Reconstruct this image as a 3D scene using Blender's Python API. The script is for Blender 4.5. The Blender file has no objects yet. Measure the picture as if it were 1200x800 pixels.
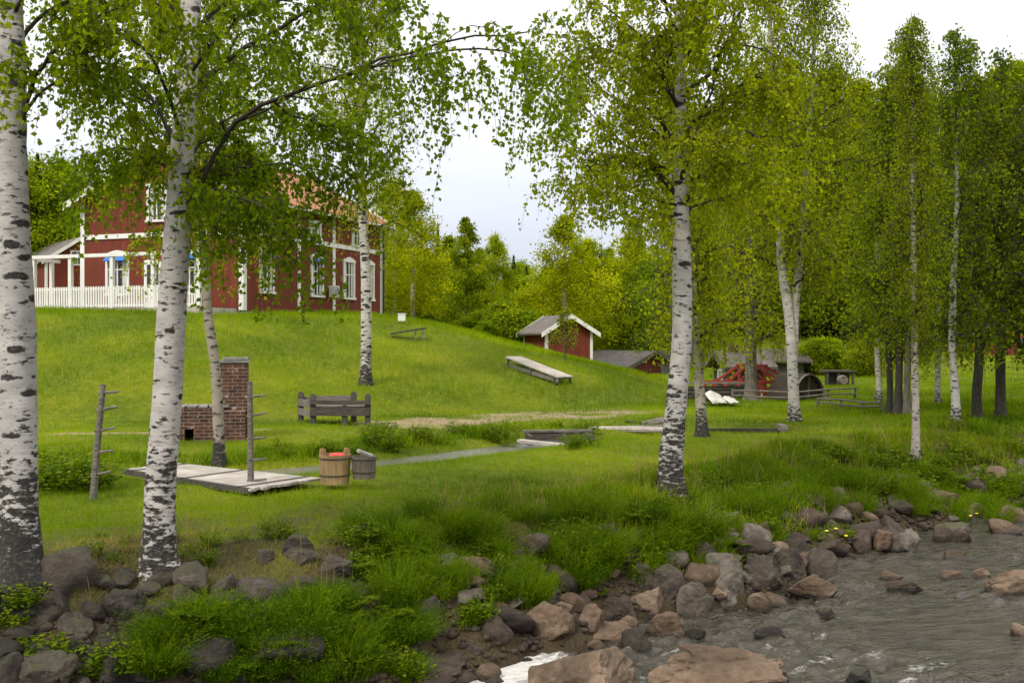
import bpy, math, random
import numpy as np
from mathutils import Vector, Matrix

# ------------------------------------------------------------------ camera, world, sun, exposure
scn = bpy.context.scene
col = scn.collection
R = math.radians
cam_d = bpy.data.cameras.new('camera'); cam = bpy.data.objects.new('camera', cam_d); col.objects.link(cam)
cam.location = (0, 0, 0); cam.rotation_euler = (R(90), 0, 0)
cam_d.sensor_width = 36; cam_d.lens = 39; cam_d.clip_end = 3000; cam_d.clip_start = 0.1
scn.camera = cam
cam_d.dof.use_dof = False

SUN_AZ, SUN_EL = 215, 48      # overcast: a soft sun from behind the left shoulder
w = bpy.data.worlds.new('World'); scn.world = w; w.use_nodes = True
wn, wl = w.node_tree.nodes, w.node_tree.links
wn.clear()
out = wn.new('ShaderNodeOutputWorld')
sky = wn.new('ShaderNodeTexSky'); sky.sky_type = 'NISHITA'; sky.sun_disc = False
sky.sun_elevation = R(SUN_EL); sky.sun_rotation = R(SUN_AZ); sky.dust_density = 3
bg1 = wn.new('ShaderNodeBackground'); bg1.inputs[1].default_value = 0.05
wl.new(sky.outputs[0], bg1.inputs[0])
# cloud deck: brighter towards the zenith, with soft streaks
tc = wn.new('ShaderNodeTexCoord'); sep = wn.new('ShaderNodeSeparateXYZ'); wl.new(tc.outputs['Generated'], sep.inputs[0])
ramp = wn.new('ShaderNodeValToRGB'); cr = ramp.color_ramp
cr.elements[0].position = 0.0; cr.elements[0].color = (0.51, 0.545, 0.63, 1)
cr.elements[1].position = 1.0; cr.elements[1].color = (1.3, 1.25, 1.12, 1)
e = cr.elements.new(0.12); e.color = (0.585, 0.61, 0.685, 1)
e = cr.elements.new(0.26); e.color = (0.90, 0.90, 0.91, 1)
wl.new(sep.outputs[2], ramp.inputs[0])
mp = wn.new('ShaderNodeMapping'); mp.inputs['Scale'].default_value = (1.6, 1.6, 9); wl.new(tc.outputs['Generated'], mp.inputs[0])
nz = wn.new('ShaderNodeTexNoise'); nz.inputs['Scale'].default_value = 1.5; nz.inputs['Detail'].default_value = 5; wl.new(mp.outputs[0], nz.inputs[0])
mr = wn.new('ShaderNodeMapRange'); mr.inputs[1].default_value = .3; mr.inputs[2].default_value = .7; mr.inputs[3].default_value = .9; mr.inputs[4].default_value = 1.1
wl.new(nz.outputs[0], mr.inputs[0])
vm = wn.new('ShaderNodeVectorMath'); vm.operation = 'SCALE'; wl.new(ramp.outputs[0], vm.inputs[0]); wl.new(mr.outputs[0], vm.inputs[3])
bg2 = wn.new('ShaderNodeBackground'); bg2.inputs[1].default_value = 1.0; wl.new(vm.outputs[0], bg2.inputs[0])
mx = wn.new('ShaderNodeMixShader'); mx.inputs[0].default_value = 0.85
wl.new(bg1.outputs[0], mx.inputs[1]); wl.new(bg2.outputs[0], mx.inputs[2]); wl.new(mx.outputs[0], out.inputs[0])

sd = bpy.data.lights.new('sun', 'SUN'); sd.energy = 1.5; sd.angle = R(12); sd.color = (1, 0.95, 0.86)
so = bpy.data.objects.new('sun', sd); col.objects.link(so)
az = R(SUN_AZ)
sdir = Vector((math.sin(az)*math.cos(R(SUN_EL)), math.cos(az)*math.cos(R(SUN_EL)), math.sin(R(SUN_EL))))
so.rotation_euler = sdir.to_track_quat('Z', 'Y').to_euler()

scn.view_settings.view_transform = 'Standard'; scn.view_settings.look = 'None'
scn.view_settings.exposure = 0.66; scn.view_settings.gamma = 1
scn.render.engine = 'CYCLES'
scn.cycles.use_denoising = True
scn.cycles.max_bounces = 5; scn.cycles.diffuse_bounces = 3; scn.cycles.glossy_bounces = 2; scn.cycles.transmission_bounces = 3
scn.cycles.caustics_reflective = False; scn.cycles.caustics_refractive = False

F, CX, CY = 1300.0, 600.0, 400.0      # the photograph's own focal length in pixels

# ------------------------------------------------------------------ numeric helpers
def hash2(ix, iy, seed):
    h = (ix.astype(np.int64)*374761393 + iy.astype(np.int64)*668265263 + seed*974634777) & 0xffffffff
    h = ((h ^ (h >> 13))*1274126177) & 0xffffffff
    return ((h ^ (h >> 16)) & 0xffff)/65535.0
def vnoise(x, y, seed=0):
    ix, iy = np.floor(x), np.floor(y); fx, fy = x-ix, y-iy
    ux, uy = fx*fx*fx*(fx*(fx*6-15)+10), fy*fy*fy*(fy*(fy*6-15)+10)
    a, b = hash2(ix, iy, seed), hash2(ix+1, iy, seed); c, d = hash2(ix, iy+1, seed), hash2(ix+1, iy+1, seed)
    return (a*(1-ux)+b*ux)*(1-uy)+(c*(1-ux)+d*ux)*uy
def fbm(x, y, seed=0, o=4):
    s, a, t = 0, 1.0, 0
    for k in range(o):
        s = s + a*vnoise(x*2**k+k*13.7, y*2**k+k*7.1, seed+k); t += a; a *= .5
    return s/t
def noise3(P, f, seed):       # cheap smooth 3-d noise for rocks
    x, y, z = P[:, 0]*f, P[:, 1]*f, P[:, 2]*f
    return (fbm(x+seed, y+z*.7, seed)+fbm(y*1.1+5+seed, z-x*.6, seed+9)+fbm(z*1.05+3, x+y*.6+seed, seed+17))/3-.5
def sstep(a, b, x):
    t = np.clip((x-a)/(b-a), 0, 1); return t*t*(3-2*t)
def polydist(x, y, pts):
    """signed distance to an open polyline (positive on its left) """
    best = np.full(np.shape(x), 1e9); sgn = np.ones(np.shape(x))
    for (ax, ay), (bx, by) in zip(pts[:-1], pts[1:]):
        dx, dy = bx-ax, by-ay; L = dx*dx+dy*dy
        t = np.clip(((x-ax)*dx+(y-ay)*dy)/L, 0, 1)
        d = np.hypot(x-ax-t*dx, y-ay-t*dy)
        s = np.where(dx*(y-ay)-dy*(x-ax) >= 0, 1.0, -1.0)
        m = d < best-1e-9
        best = np.where(m, d, best); sgn = np.where(m, s, sgn)
    return best*sgn

# ------------------------------------------------------------------ the land
WATER = -3.1
SHORE = [(-80,-30),(-40,-16),(-12,1.0),(-6,5.6),(-3,8.4),(-1,9.9),(0,10.9),(1.5,12.2),(3,13.6),(4.3,15.8),(6,17.3),(9.5,20.6),(14,24.5),(22,29),(40,35),(90,44),(400,60)]
FOOT = [(-400,-20),(-60,18),(-30,24),(-14,26.3),(-6,28),(0,33),(5,36.2),(7.4,42),(7.6,53),(7.0,70),(4,95)]
DITCH = [(-14,18.6),(-9,18.3),(-4.6,17.4),(-2,19.6),(0,22.2),(1.6,24.6),(4,25.9),(6.4,25.7)]
DITCH2 = [(7.2,22.6),(8.2,20.4),(9.4,18.9)]
def shore_d(x, y):
    return polydist(x, y, SHORE) + (fbm(x*.9, y*.9, 5, 3)-.5)*.9
def terrain(x, y):
    x = np.asarray(x, float); y = np.asarray(y, float)
    s = shore_d(x, y)
    wid = 2.1+1.6*sstep(2, 9, x)
    bank = -3.1+1.08*np.clip(s/wid, 0, 1)**.75
    bank = np.where(s < 0, -3.1-.8*(1-np.exp(s*.8)), bank)
    z = bank
    # the far side of the river (behind and to the right of the camera)
    z = np.where(s < -24, z+2.8*sstep(-24, -34, s), z)
    rough = np.clip(1-s/7, .16, 1)*(s > 0)
    z = z+(fbm(x*1.6, y*1.6, 11, 4)-.5)*.34*rough + (fbm(x*.16, y*.16, 2, 3)-.5)*.22*sstep(2, 6, s)
    d = polydist(x, y, FOOT)
    dd = np.clip(d/13.5, 0, None)
    h = 3.28*(1-np.exp(-(dd**1.15)*1.45))/(1-math.exp(-1.45)*0.35)
    h = 3.28*np.minimum(1, np.where(dd < .72, dd*1.03, 1-.258*np.exp(-(dd-.72)*4.0)))
    h = np.where(dd < .12, dd*dd/.12*1.03*3.28*.6+dd*1.03*3.28*.4, h)
    back = 1-.75*sstep(58, 85, y)*sstep(-25, 0, x)
    z = z+h*back*sstep(0, .6, d)
    z = z+.07*(fbm(x*.45, y*.45, 31, 3)-.5)*sstep(3, 8, s)*2
    # far fields rise
    z = z+sstep(62, 150, y+np.abs(x)*.12)*4.6*sstep(4, 30, x+.08*y)+sstep(120, 400, y)*6
    # ditch
    dt = np.abs(polydist(x, y, DITCH))
    fl = np.exp(-(dt/1.6)**4)*sstep(-14, -11, x); z = z*(1-fl)+(-2.0)*fl-.30*np.exp(-(dt/.85)**2)*sstep(-14, -11, x)
    dt2 = np.abs(polydist(x, y, DITCH2)); z = z-.42*np.exp(-(dt2/.7)**2)
    return z
def tz(x, y): return float(terrain(np.array([x]), np.array([y]))[0])
def hit(px, py, dmin=6.5):
    """where the line of sight through a pixel of the photograph meets the ground or water"""
    D = np.concatenate([np.arange(dmin, 40, .04), np.arange(40, 180, .2)])
    X = (px-CX)/F*D; Z = -(py-CY)/F*D
    g = np.maximum(terrain(X, D), WATER)
    k = np.argmax(Z <= g) if (Z <= g).any() else len(D)-1
    return float(X[k]), float(D[k]), float(g[k])
def PX(px, D): return (px-CX)/F*D
def PZ(py, D): return -(py-CY)/F*D

# ------------------------------------------------------------------ object helpers
def tag(o, label=None, cat=None, group=None, kind=None):
    if label: o['label'] = label
    if cat: o['category'] = cat
    if group: o['group'] = group
    if kind: o['kind'] = kind
    return o
def empty(name, loc=(0,0,0), rz=0, label=None, cat=None, group=None):
    o = bpy.data.objects.new(name, None); col.objects.link(o); o.location = loc; o.rotation_euler = (0,0,rz)
    o.empty_display_size = .1
    return tag(o, label, cat, group)
def meshobj(name, me, mat=None, parent=None):
    if mat is not None and not me.materials: me.materials.append(mat)
    o = bpy.data.objects.new(name, me); col.objects.link(o)
    if parent: o.parent = parent
    return o
def np_mesh(name, V, Fc, smooth=False, attr=None):
    """V (n,3); Fc (m,k) all faces with k corners; attr: dict of face attributes"""
    me = bpy.data.meshes.new(name)
    V = np.ascontiguousarray(V, np.float32); Fc = np.ascontiguousarray(Fc, np.int32)
    m, k = Fc.shape
    me.vertices.add(len(V)); me.vertices.foreach_set('co', V.ravel())
    me.loops.add(m*k); me.loops.foreach_set('vertex_index', Fc.ravel())
    me.polygons.add(m); me.polygons.foreach_set('loop_start', np.arange(0, m*k, k, dtype=np.int32))
    me.polygons.foreach_set('loop_total', np.full(m, k, np.int32))
    me.update(calc_edges=True)
    if smooth: me.polygons.foreach_set('use_smooth', np.ones(m, bool))
    if attr:
        for nme, (dom, arr) in attr.items():
            a = me.attributes.new(nme, 'FLOAT', dom); a.data.foreach_set('value', np.ascontiguousarray(arr, np.float32))
    return me
def tree_copy(o, parent=None):
    c = o.copy(); col.objects.link(c)
    if parent: c.parent = parent
    for ch in list(o.children): tree_copy(ch, c)
    return c

class MB:
    """collects solids; build() links them as ONE mesh object"""
    def __init__(s): s.v = []; s.f = []
    def add(s, vs, fs):
        b = len(s.v); s.v += [tuple(p) for p in vs]; s.f += [tuple(b+i for i in f) for f in fs]; return s
    def boxm(s, M, sx, sy, sz):
        vs = [M @ Vector((x*sx/2, y*sy/2, z*sz/2)) for x in (-1,1) for y in (-1,1) for z in (-1,1)]
        return s.add(vs, [(0,1,3,2),(4,6,7,5),(0,4,5,1),(2,3,7,6),(0,2,6,4),(1,5,7,3)])
    def box(s, x0, x1, y0, y1, z0, z1):
        return s.boxm(Matrix.Translation(((x0+x1)/2,(y0+y1)/2,(z0+z1)/2)), x1-x0, y1-y0, z1-z0)
    def beam(s, a, b, w_, h_, up=(0,0,1)):
        a, b = Vector(a), Vector(b); d = b-a; L = d.length; d.normalize()
        u = Vector(up)
        if abs(d.dot(u)) > .95: u = Vector((1,0,0))
        side = d.cross(u).normalized(); u2 = side.cross(d).normalized()
        M = Matrix((( d.x, side.x, u2.x, (a.x+b.x)/2),(d.y, side.y, u2.y, (a.y+b.y)/2),(d.z, side.z, u2.z, (a.z+b.z)/2),(0,0,0,1)))
        return s.boxm(M, L, w_, h_)
    def tube(s, pts, rad, seg=10, cap=True):
        pts = [Vector(p) for p in pts]; n = len(pts); rad = [rad]*n if not hasattr(rad, '__len__') else rad
        rings = []
        ref = Vector((0.3,1,0.1))
        for i in range(n):
            d = (pts[min(i+1,n-1)]-pts[max(i-1,0)]).normalized()
            a = d.cross(ref)
            if a.length < .1: a = d.cross(Vector((1,0,0)))
            a.normalize(); b = d.cross(a)
            rings.append([pts[i]+(a*math.cos(t)+b*math.sin(t))*rad[i] for t in [2*math.pi*k/seg for k in range(seg)]])
        vs = [p for r in rings for p in r]
        fs = [(i*seg+k, i*seg+(k+1)%seg, (i+1)*seg+(k+1)%seg, (i+1)*seg+k) for i in range(n-1) for k in range(seg)]
        if cap: fs += [tuple(range(seg))[::-1], tuple((n-1)*seg+k for k in range(seg))]
        return s.add(vs, fs)
    def prism(s, poly, axis, a, b):
        """poly of 2-d points extruded along axis 'x' or 'y' from a to b"""
        f = {'x': lambda p, t: (t, p[0], p[1]), 'y': lambda p, t: (p[0], t, p[1]), 'z': lambda p, t: (p[0], p[1], t)}[axis]
        n = len(poly)
        vs = [f(p, a) for p in poly]+[f(p, b) for p in poly]
        return s.add(vs, [tuple(range(n))[::-1], tuple(range(n, 2*n))]+[(i, (i+1)%n, n+(i+1)%n, n+i) for i in range(n)])
    def build(s, name, mat, parent=None, smooth=False, bevel=0):
        me = bpy.data.meshes.new(name); me.from_pydata(s.v, [], s.f); me.update()
        import bmesh
        bm = bmesh.new(); bm.from_mesh(me); bmesh.ops.recalc_face_normals(bm, faces=bm.faces[:])
        if bevel:
            bmesh.ops.bevel(bm, geom=bm.edges[:], offset=bevel, segments=1, affect='EDGES')
        bm.to_mesh(me); bm.free()
        if smooth:
            for p in me.polygons: p.use_smooth = True
        return meshobj(name, me, mat, parent)

def tubes_np(P, Rr, seg=4):
    """P (S,K,3), Rr (S,K) -> V, F for S open tubes"""
    P = np.asarray(P, float); S, K, _ = P.shape
    d = np.empty_like(P); d[:, 1:-1] = P[:, 2:]-P[:, :-2]; d[:, 0] = P[:, 1]-P[:, 0]; d[:, -1] = P[:, -1]-P[:, -2]
    d /= np.linalg.norm(d, axis=2, keepdims=True)+1e-9
    ref = np.where(np.abs(d[:, :1, 2:3]) > .8, np.array([1.,.2,0]), np.array([0,.1,1.]))
    a = np.cross(d, np.broadcast_to(ref, d.shape)); a /= np.linalg.norm(a, axis=2, keepdims=True)+1e-9
    b = np.cross(d, a)
    t = np.arange(seg)*2*math.pi/seg
    V = P[:, :, None]+Rr[:, :, None, None]*(a[:, :, None]*np.cos(t)[:, None]+b[:, :, None]*np.sin(t)[:, None])
    idx = np.arange(S*K*seg).reshape(S, K, seg); n = np.roll(idx, -1, axis=2)
    Fc = np.stack([idx[:, :-1], n[:, :-1], n[:, 1:], idx[:, 1:]], -1).reshape(-1, 4)
    return V.reshape(-1, 3), Fc
def join_np(parts):
    Vs, Fs, o = [], [], 0
    for V, Fc in parts:
        Vs.append(V); Fs.append(Fc+o); o += len(V)
    return np.concatenate(Vs), np.concatenate(Fs)

# ------------------------------------------------------------------ materials
def nmat(name):
    m = bpy.data.materials.new(name); m.use_nodes = True; n = m.node_tree.nodes
    return m, n, m.node_tree.links, n['Principled BSDF']
def setp(b, **k):
    for a, v in k.items(): b.inputs[a.replace('_', ' ')].default_value = v
def tex(n, l, kind='Noise', scale=5, detail=4, coord='Object', mscale=None, rough=.55):
    tcn = n.new('ShaderNodeTexCoord'); t = n.new('ShaderNodeTex'+kind)
    src = tcn.outputs[coord] if coord != 'World' else None
    if coord == 'World':
        g = n.new('ShaderNodeNewGeometry'); src = g.outputs['Position']
    if mscale:
        mpn = n.new('ShaderNodeMapping'); mpn.inputs['Scale'].default_value = mscale; l.new(src, mpn.inputs[0]); src = mpn.outputs[0]
    l.new(src, t.inputs['Vector']); t.inputs['Scale'].default_value = scale
    if kind == 'Noise': t.inputs['Detail'].default_value = detail; t.inputs['Roughness'].default_value = rough
    return t
def ramp_(n, l, src, stops):
    r = n.new('ShaderNodeValToRGB'); el = r.color_ramp.elements
    for i, (p, c) in enumerate(stops):
        c = (c, c, c, 1) if not hasattr(c, '__len__') else (*c, 1)
        if i < 2: el[i].position = p; el[i].color = c
        else: q = el.new(p); q.color = c
    l.new(src, r.inputs[0]); return r
def mixc(n, l, fac, a, b, mode='MIX'):
    m = n.new('ShaderNodeMix'); m.data_type = 'RGBA'; m.blend_type = mode
    for s_, i in ((fac, 0), (a, 6), (b, 7)):
        if hasattr(s_, 'is_linked') or hasattr(s_, 'links'): l.new(s_, m.inputs[i])
        elif i == 0: m.inputs[0].default_value = s_
        else: m.inputs[i].default_value = (*s_, 1)
    return m.outputs[2]
def bump(n, l, b, src, dist=.01, strength=.6):
    bn = n.new('ShaderNodeBump'); bn.inputs['Strength'].default_value = strength; bn.inputs['Distance'].default_value = dist
    l.new(src, bn.inputs['Height']); l.new(bn.outputs[0], b.inputs['Normal']); return bn
def mth(n, l, op, a, b=None):
    m = n.new('ShaderNodeMath'); m.operation = op
    for i, s_ in enumerate((a, b)):
        if s_ is None: continue
        if hasattr(s_, 'links'): l.new(s_, m.inputs[i])
        else: m.inputs[i].default_value = s_
    return m.outputs[0]

def leaf_mat(name, c0, c1, c2, trans=.4, nscale=.6):
    m, n, l, b = nmat(name)
    at = n.new('ShaderNodeAttribute'); at.attribute_name = 'tint'
    r = ramp_(n, l, at.outputs['Fac'], [(0, c0), (1, c2), (.5, c1)])
    t = tex(n, l, 'Noise', nscale, 2)
    cc = mixc(n, l, 1.0, r.outputs[0], ramp_(n, l, t.outputs[0], [(.3, .72), (.7, 1.25)]).outputs[0], 'MULTIPLY')
    oi = n.new('ShaderNodeObjectInfo')
    if 'grass' not in name and 'blade' not in name:
        cc = mixc(n, l, 1.0, cc, ramp_(n, l, oi.outputs['Random'], [(0, (.88,.93,.9)), (1, (1.2,1.1,.9)), (.5, (1.04,1.02,.95))]).outputs[0], 'MULTIPLY')
    l.new(cc, b.inputs['Base Color']); setp(b, Roughness=.6)
    b.inputs['Specular IOR Level'].default_value = .06
    tr = n.new('ShaderNodeBsdfTranslucent'); ms = n.new('ShaderNodeMixShader'); ms.inputs[0].default_value = trans
    vb = n.new('ShaderNodeVectorMath'); vb.operation = 'MULTIPLY'; l.new(cc, vb.inputs[0]); vb.inputs[1].default_value = (1.75, 1.9, .3); tcx = vb.outputs[0]
    l.new(tcx, tr.inputs[0])
    o = n['Material Output']; l.new(b.outputs[0], ms.inputs[1]); l.new(tr.outputs[0], ms.inputs[2]); l.new(ms.outputs[0], o.inputs[0])
    return m
M_LEAF = leaf_mat('birch_leaf', (.085,.125,.005), (.15,.198,.007), (.26,.295,.012), .6)
M_LEAF_Y = leaf_mat('birch_leaf_light', (.14,.178,.005), (.235,.27,.008), (.36,.37,.015), .6)
M_LEAF_D = leaf_mat('dark_leaf', (.05,.08,.007), (.09,.125,.009), (.15,.185,.014), .45)
M_LEAF_F = leaf_mat('forest_leaf', (.105,.152,.009), (.185,.24,.012), (.29,.33,.02), .6, .15)
M_NEEDLE = leaf_mat('needle', (.028,.048,.018), (.045,.075,.025), (.065,.10,.03), .2)
M_GRASS = leaf_mat('grass_blade', (.085,.148,.002), (.165,.245,.002), (.29,.33,.010), .35, .35)
M_TALL = leaf_mat('tall_grass_blade', (.045,.10,.003), (.115,.19,.004), (.28,.31,.014), .35, .9)
M_SEDGE = leaf_mat('sedge_blade', (.035,.08,.003), (.075,.14,.005), (.16,.22,.012), .35, 1.6)
M_WEED = leaf_mat('weed_leaf', (.055,.11,.005), (.12,.185,.007), (.23,.28,.014), .4, 1.2)
M_DRY = leaf_mat('dry_grass', (.16,.115,.05), (.26,.19,.09), (.36,.28,.14), .3, 1)

def simple(name, c, rough=.7, var=.25, scale=6, bmp=.003, metal=0, mscale=None, detail=5):
    m, n, l, b = nmat(name)
    t = tex(n, l, 'Noise', scale, detail, mscale=mscale)
    lo = tuple(x*(1-var) for x in c); hi = tuple(min(1, x*(1+var)) for x in c)
    r = ramp_(n, l, t.outputs[0], [(.3, lo), (.7, hi)])
    l.new(r.outputs[0], b.inputs['Base Color']); setp(b, Roughness=rough, Metallic=metal)
    if bmp: bump(n, l, b, t.outputs[0], bmp)
    return m
def wood(name, c0, c1, sc=(1.5, 14, 14), rough=.85, scale=3):
    m, n, l, b = nmat(name)
    t = tex(n, l, 'Noise', scale, 6, mscale=sc); t2 = tex(n, l, 'Noise', 1.7, 4)
    r = ramp_(n, l, t.outputs[0], [(.32, c0), (.68, c1)])
    cc = mixc(n, l, 1, r.outputs[0], ramp_(n, l, t2.outputs[0], [(.3, .65), (.7, 1.2)]).outputs[0], 'MULTIPLY')
    l.new(cc, b.inputs['Base Color']); setp(b, Roughness=rough); bump(n, l, b, t.outputs[0], .006)
    return m
M_WOODG = wood('weathered_wood', (.075,.063,.052), (.26,.23,.20))
M_WOODD = wood('dark_weathered_wood', (.03,.025,.02), (.11,.095,.08))
M_WOODL = wood('pale_weathered_wood', (.27,.24,.22), (.55,.50,.45))
M_WOODY = wood('barrel_wood', (.26,.165,.075), (.42,.29,.14), (9,9,1.2))
M_WOODB = wood('grey_barrel_wood', (.09,.07,.055), (.22,.18,.145), (9,9,1.2))
M_IRON = simple('rusty_iron', (.07,.055,.05), .7, .4, 20)
M_WHITE = simple('white_paint', (.74,.73,.70), .55, .08, 3, .001)
M_REDP = simple('red_bridge_paint', (.30,.035,.022), .7, .35, 8, .002)
M_RED = None
def boards(name, c, pitch=.16, rough=.85):
    m, n, l, b = nmat(name)
    tcn = n.new('ShaderNodeTexCoord'); sp = n.new('ShaderNodeSeparateXYZ'); l.new(tcn.outputs['Object'], sp.inputs[0])
    s_ = mth(n, l, 'MULTIPLY', mth(n, l, 'ADD', sp.outputs[0], sp.outputs[1]), 1/pitch)
    fr = mth(n, l, 'FRACT', s_); gr = mth(n, l, 'LESS_THAN', fr, .3)
    fl = mth(n, l, 'FLOOR', s_)
    wn_ = n.new('ShaderNodeTexWhiteNoise'); wn_.noise_dimensions = '1D'; l.new(fl, wn_.inputs['W'])
    t = tex(n, l, 'Noise', 2.2, 6, mscale=(4,4,.7))
    r = ramp_(n, l, t.outputs[0], [(.3, tuple(x*.78 for x in c)), (.72, tuple(x*1.2 for x in c))])
    c2 = mixc(n, l, 1, r.outputs[0], ramp_(n, l, wn_.outputs[0], [(0, .86), (1, 1.1)]).outputs[0], 'MULTIPLY')
    l.new(c2, b.inputs['Base Color']); setp(b, Roughness=rough)
    bump(n, l, b, gr, .022, 1.0)
    return m
M_RED = boards('falu_red_boards', (.160,.027,.010))
M_REDD = boards('old_red_boards', (.12,.024,.011), .2)
def roof_mat(name, c, ax=0, pitch=.24, rows=.32):
    m, n, l, b = nmat(name)
    tcn = n.new('ShaderNodeTexCoord'); sp = n.new('ShaderNodeSeparateXYZ'); l.new(tcn.outputs['Object'], sp.inputs[0])
    wv = mth(n, l, 'SINE', mth(n, l, 'MULTIPLY', sp.outputs[ax], 2*math.pi/pitch))
    rw = mth(n, l, 'FRACT', mth(n, l, 'MULTIPLY', sp.outputs[1-ax], 1/rows))
    hsum = mth(n, l, 'ADD', mth(n, l, 'MULTIPLY', wv, .5), rw)
    t = tex(n, l, 'Noise', 2.5, 6); t2 = tex(n, l, 'Noise', 14, 3)
    r = ramp_(n, l, t.outputs[0], [(.3, tuple(x*.7 for x in c)), (.7, tuple(x*1.2 for x in c))])
    c2 = mixc(n, l, .6, r.outputs[0], ramp_(n, l, t2.outputs[0], [(.3, .6), (.7, 1.2)]).outputs[0], 'MULTIPLY')
    l.new(c2, b.inputs['Base Color']); setp(b, Roughness=.85); bump(n, l, b, hsum, .04, 1)
    return m
M_TILE = roof_mat('clay_tile', (.44,.185,.10))
M_ROOFG = roof_mat('grey_roofing', (.15,.13,.125), 0, .8, 1.2)
M_ROOFD = roof_mat('dark_roofing', (.085,.075,.075), 0, .8, 1.0)
m, n, l, b = nmat('window_glass'); setp(b, Base_Color=(.02,.025,.03,1), Roughness=.06); b.inputs['Specular IOR Level'].default_value = .9; M_GLASS = m
M_BLUE = simple('blue_awning', (.03,.17,.55), .7, .1, 6, 0)
M_CURT = simple('curtain', (.55,.54,.5), .9, .15, 4, 0)
M_ACM = simple('painted_metal', (.55,.55,.52), .5, .08, 3, 0)
M_DARK = simple('dark_metal', (.03,.03,.033), .5, .2, 5, 0)
M_REDPL = simple('red_plastic', (.75,.02,.03), .4, .05, 3, 0)
M_STONE = simple('foundation_stone', (.22,.21,.20), .9, .35, 3, .02)
M_BRICK = None
def brick_mat():
    m, n, l, b = nmat('old_brick')
    tcn = n.new('ShaderNodeTexCoord'); sp = n.new('ShaderNodeSeparateXYZ'); l.new(tcn.outputs['Object'], sp.inputs[0])
    cb = n.new('ShaderNodeCombineXYZ'); l.new(mth(n, l, 'ADD', sp.outputs[0], sp.outputs[1]), cb.inputs[0]); l.new(sp.outputs[2], cb.inputs[1])
    br = n.new('ShaderNodeTexBrick'); l.new(cb.outputs[0], br.inputs[0])
    br.inputs['Scale'].default_value = 1; br.inputs['Brick Width'].default_value = .2; br.inputs['Row Height'].default_value = .072
    br.inputs['Mortar Size'].default_value = .007; br.inputs['Mortar'].default_value = (.24,.20,.17,1)
    br.inputs['Color1'].default_value = (.135,.048,.030,1); br.inputs['Color2'].default_value = (.06,.026,.019,1)
    t = tex(n, l, 'Noise', 6, 5); t3 = tex(n, l, 'Noise', 9, 2)
    cc = mixc(n, l, 1, br.outputs[0], ramp_(n, l, t.outputs[0], [(.3, .55), (.7, 1.35)]).outputs[0], 'MULTIPLY')
    cc = mixc(n, l, ramp_(n, l, t3.outputs[0], [(.66, 0.), (.7, .7)]).outputs[0], cc, (.45,.41,.38))
    l.new(cc, b.inputs['Base Color']); setp(b, Roughness=.95)
    bump(n, l, b, mth(n, l, 'SUBTRACT', t.outputs[0], br.outputs['Fac']), .012, 1)
    return m
M_BRICK = brick_mat()

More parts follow.
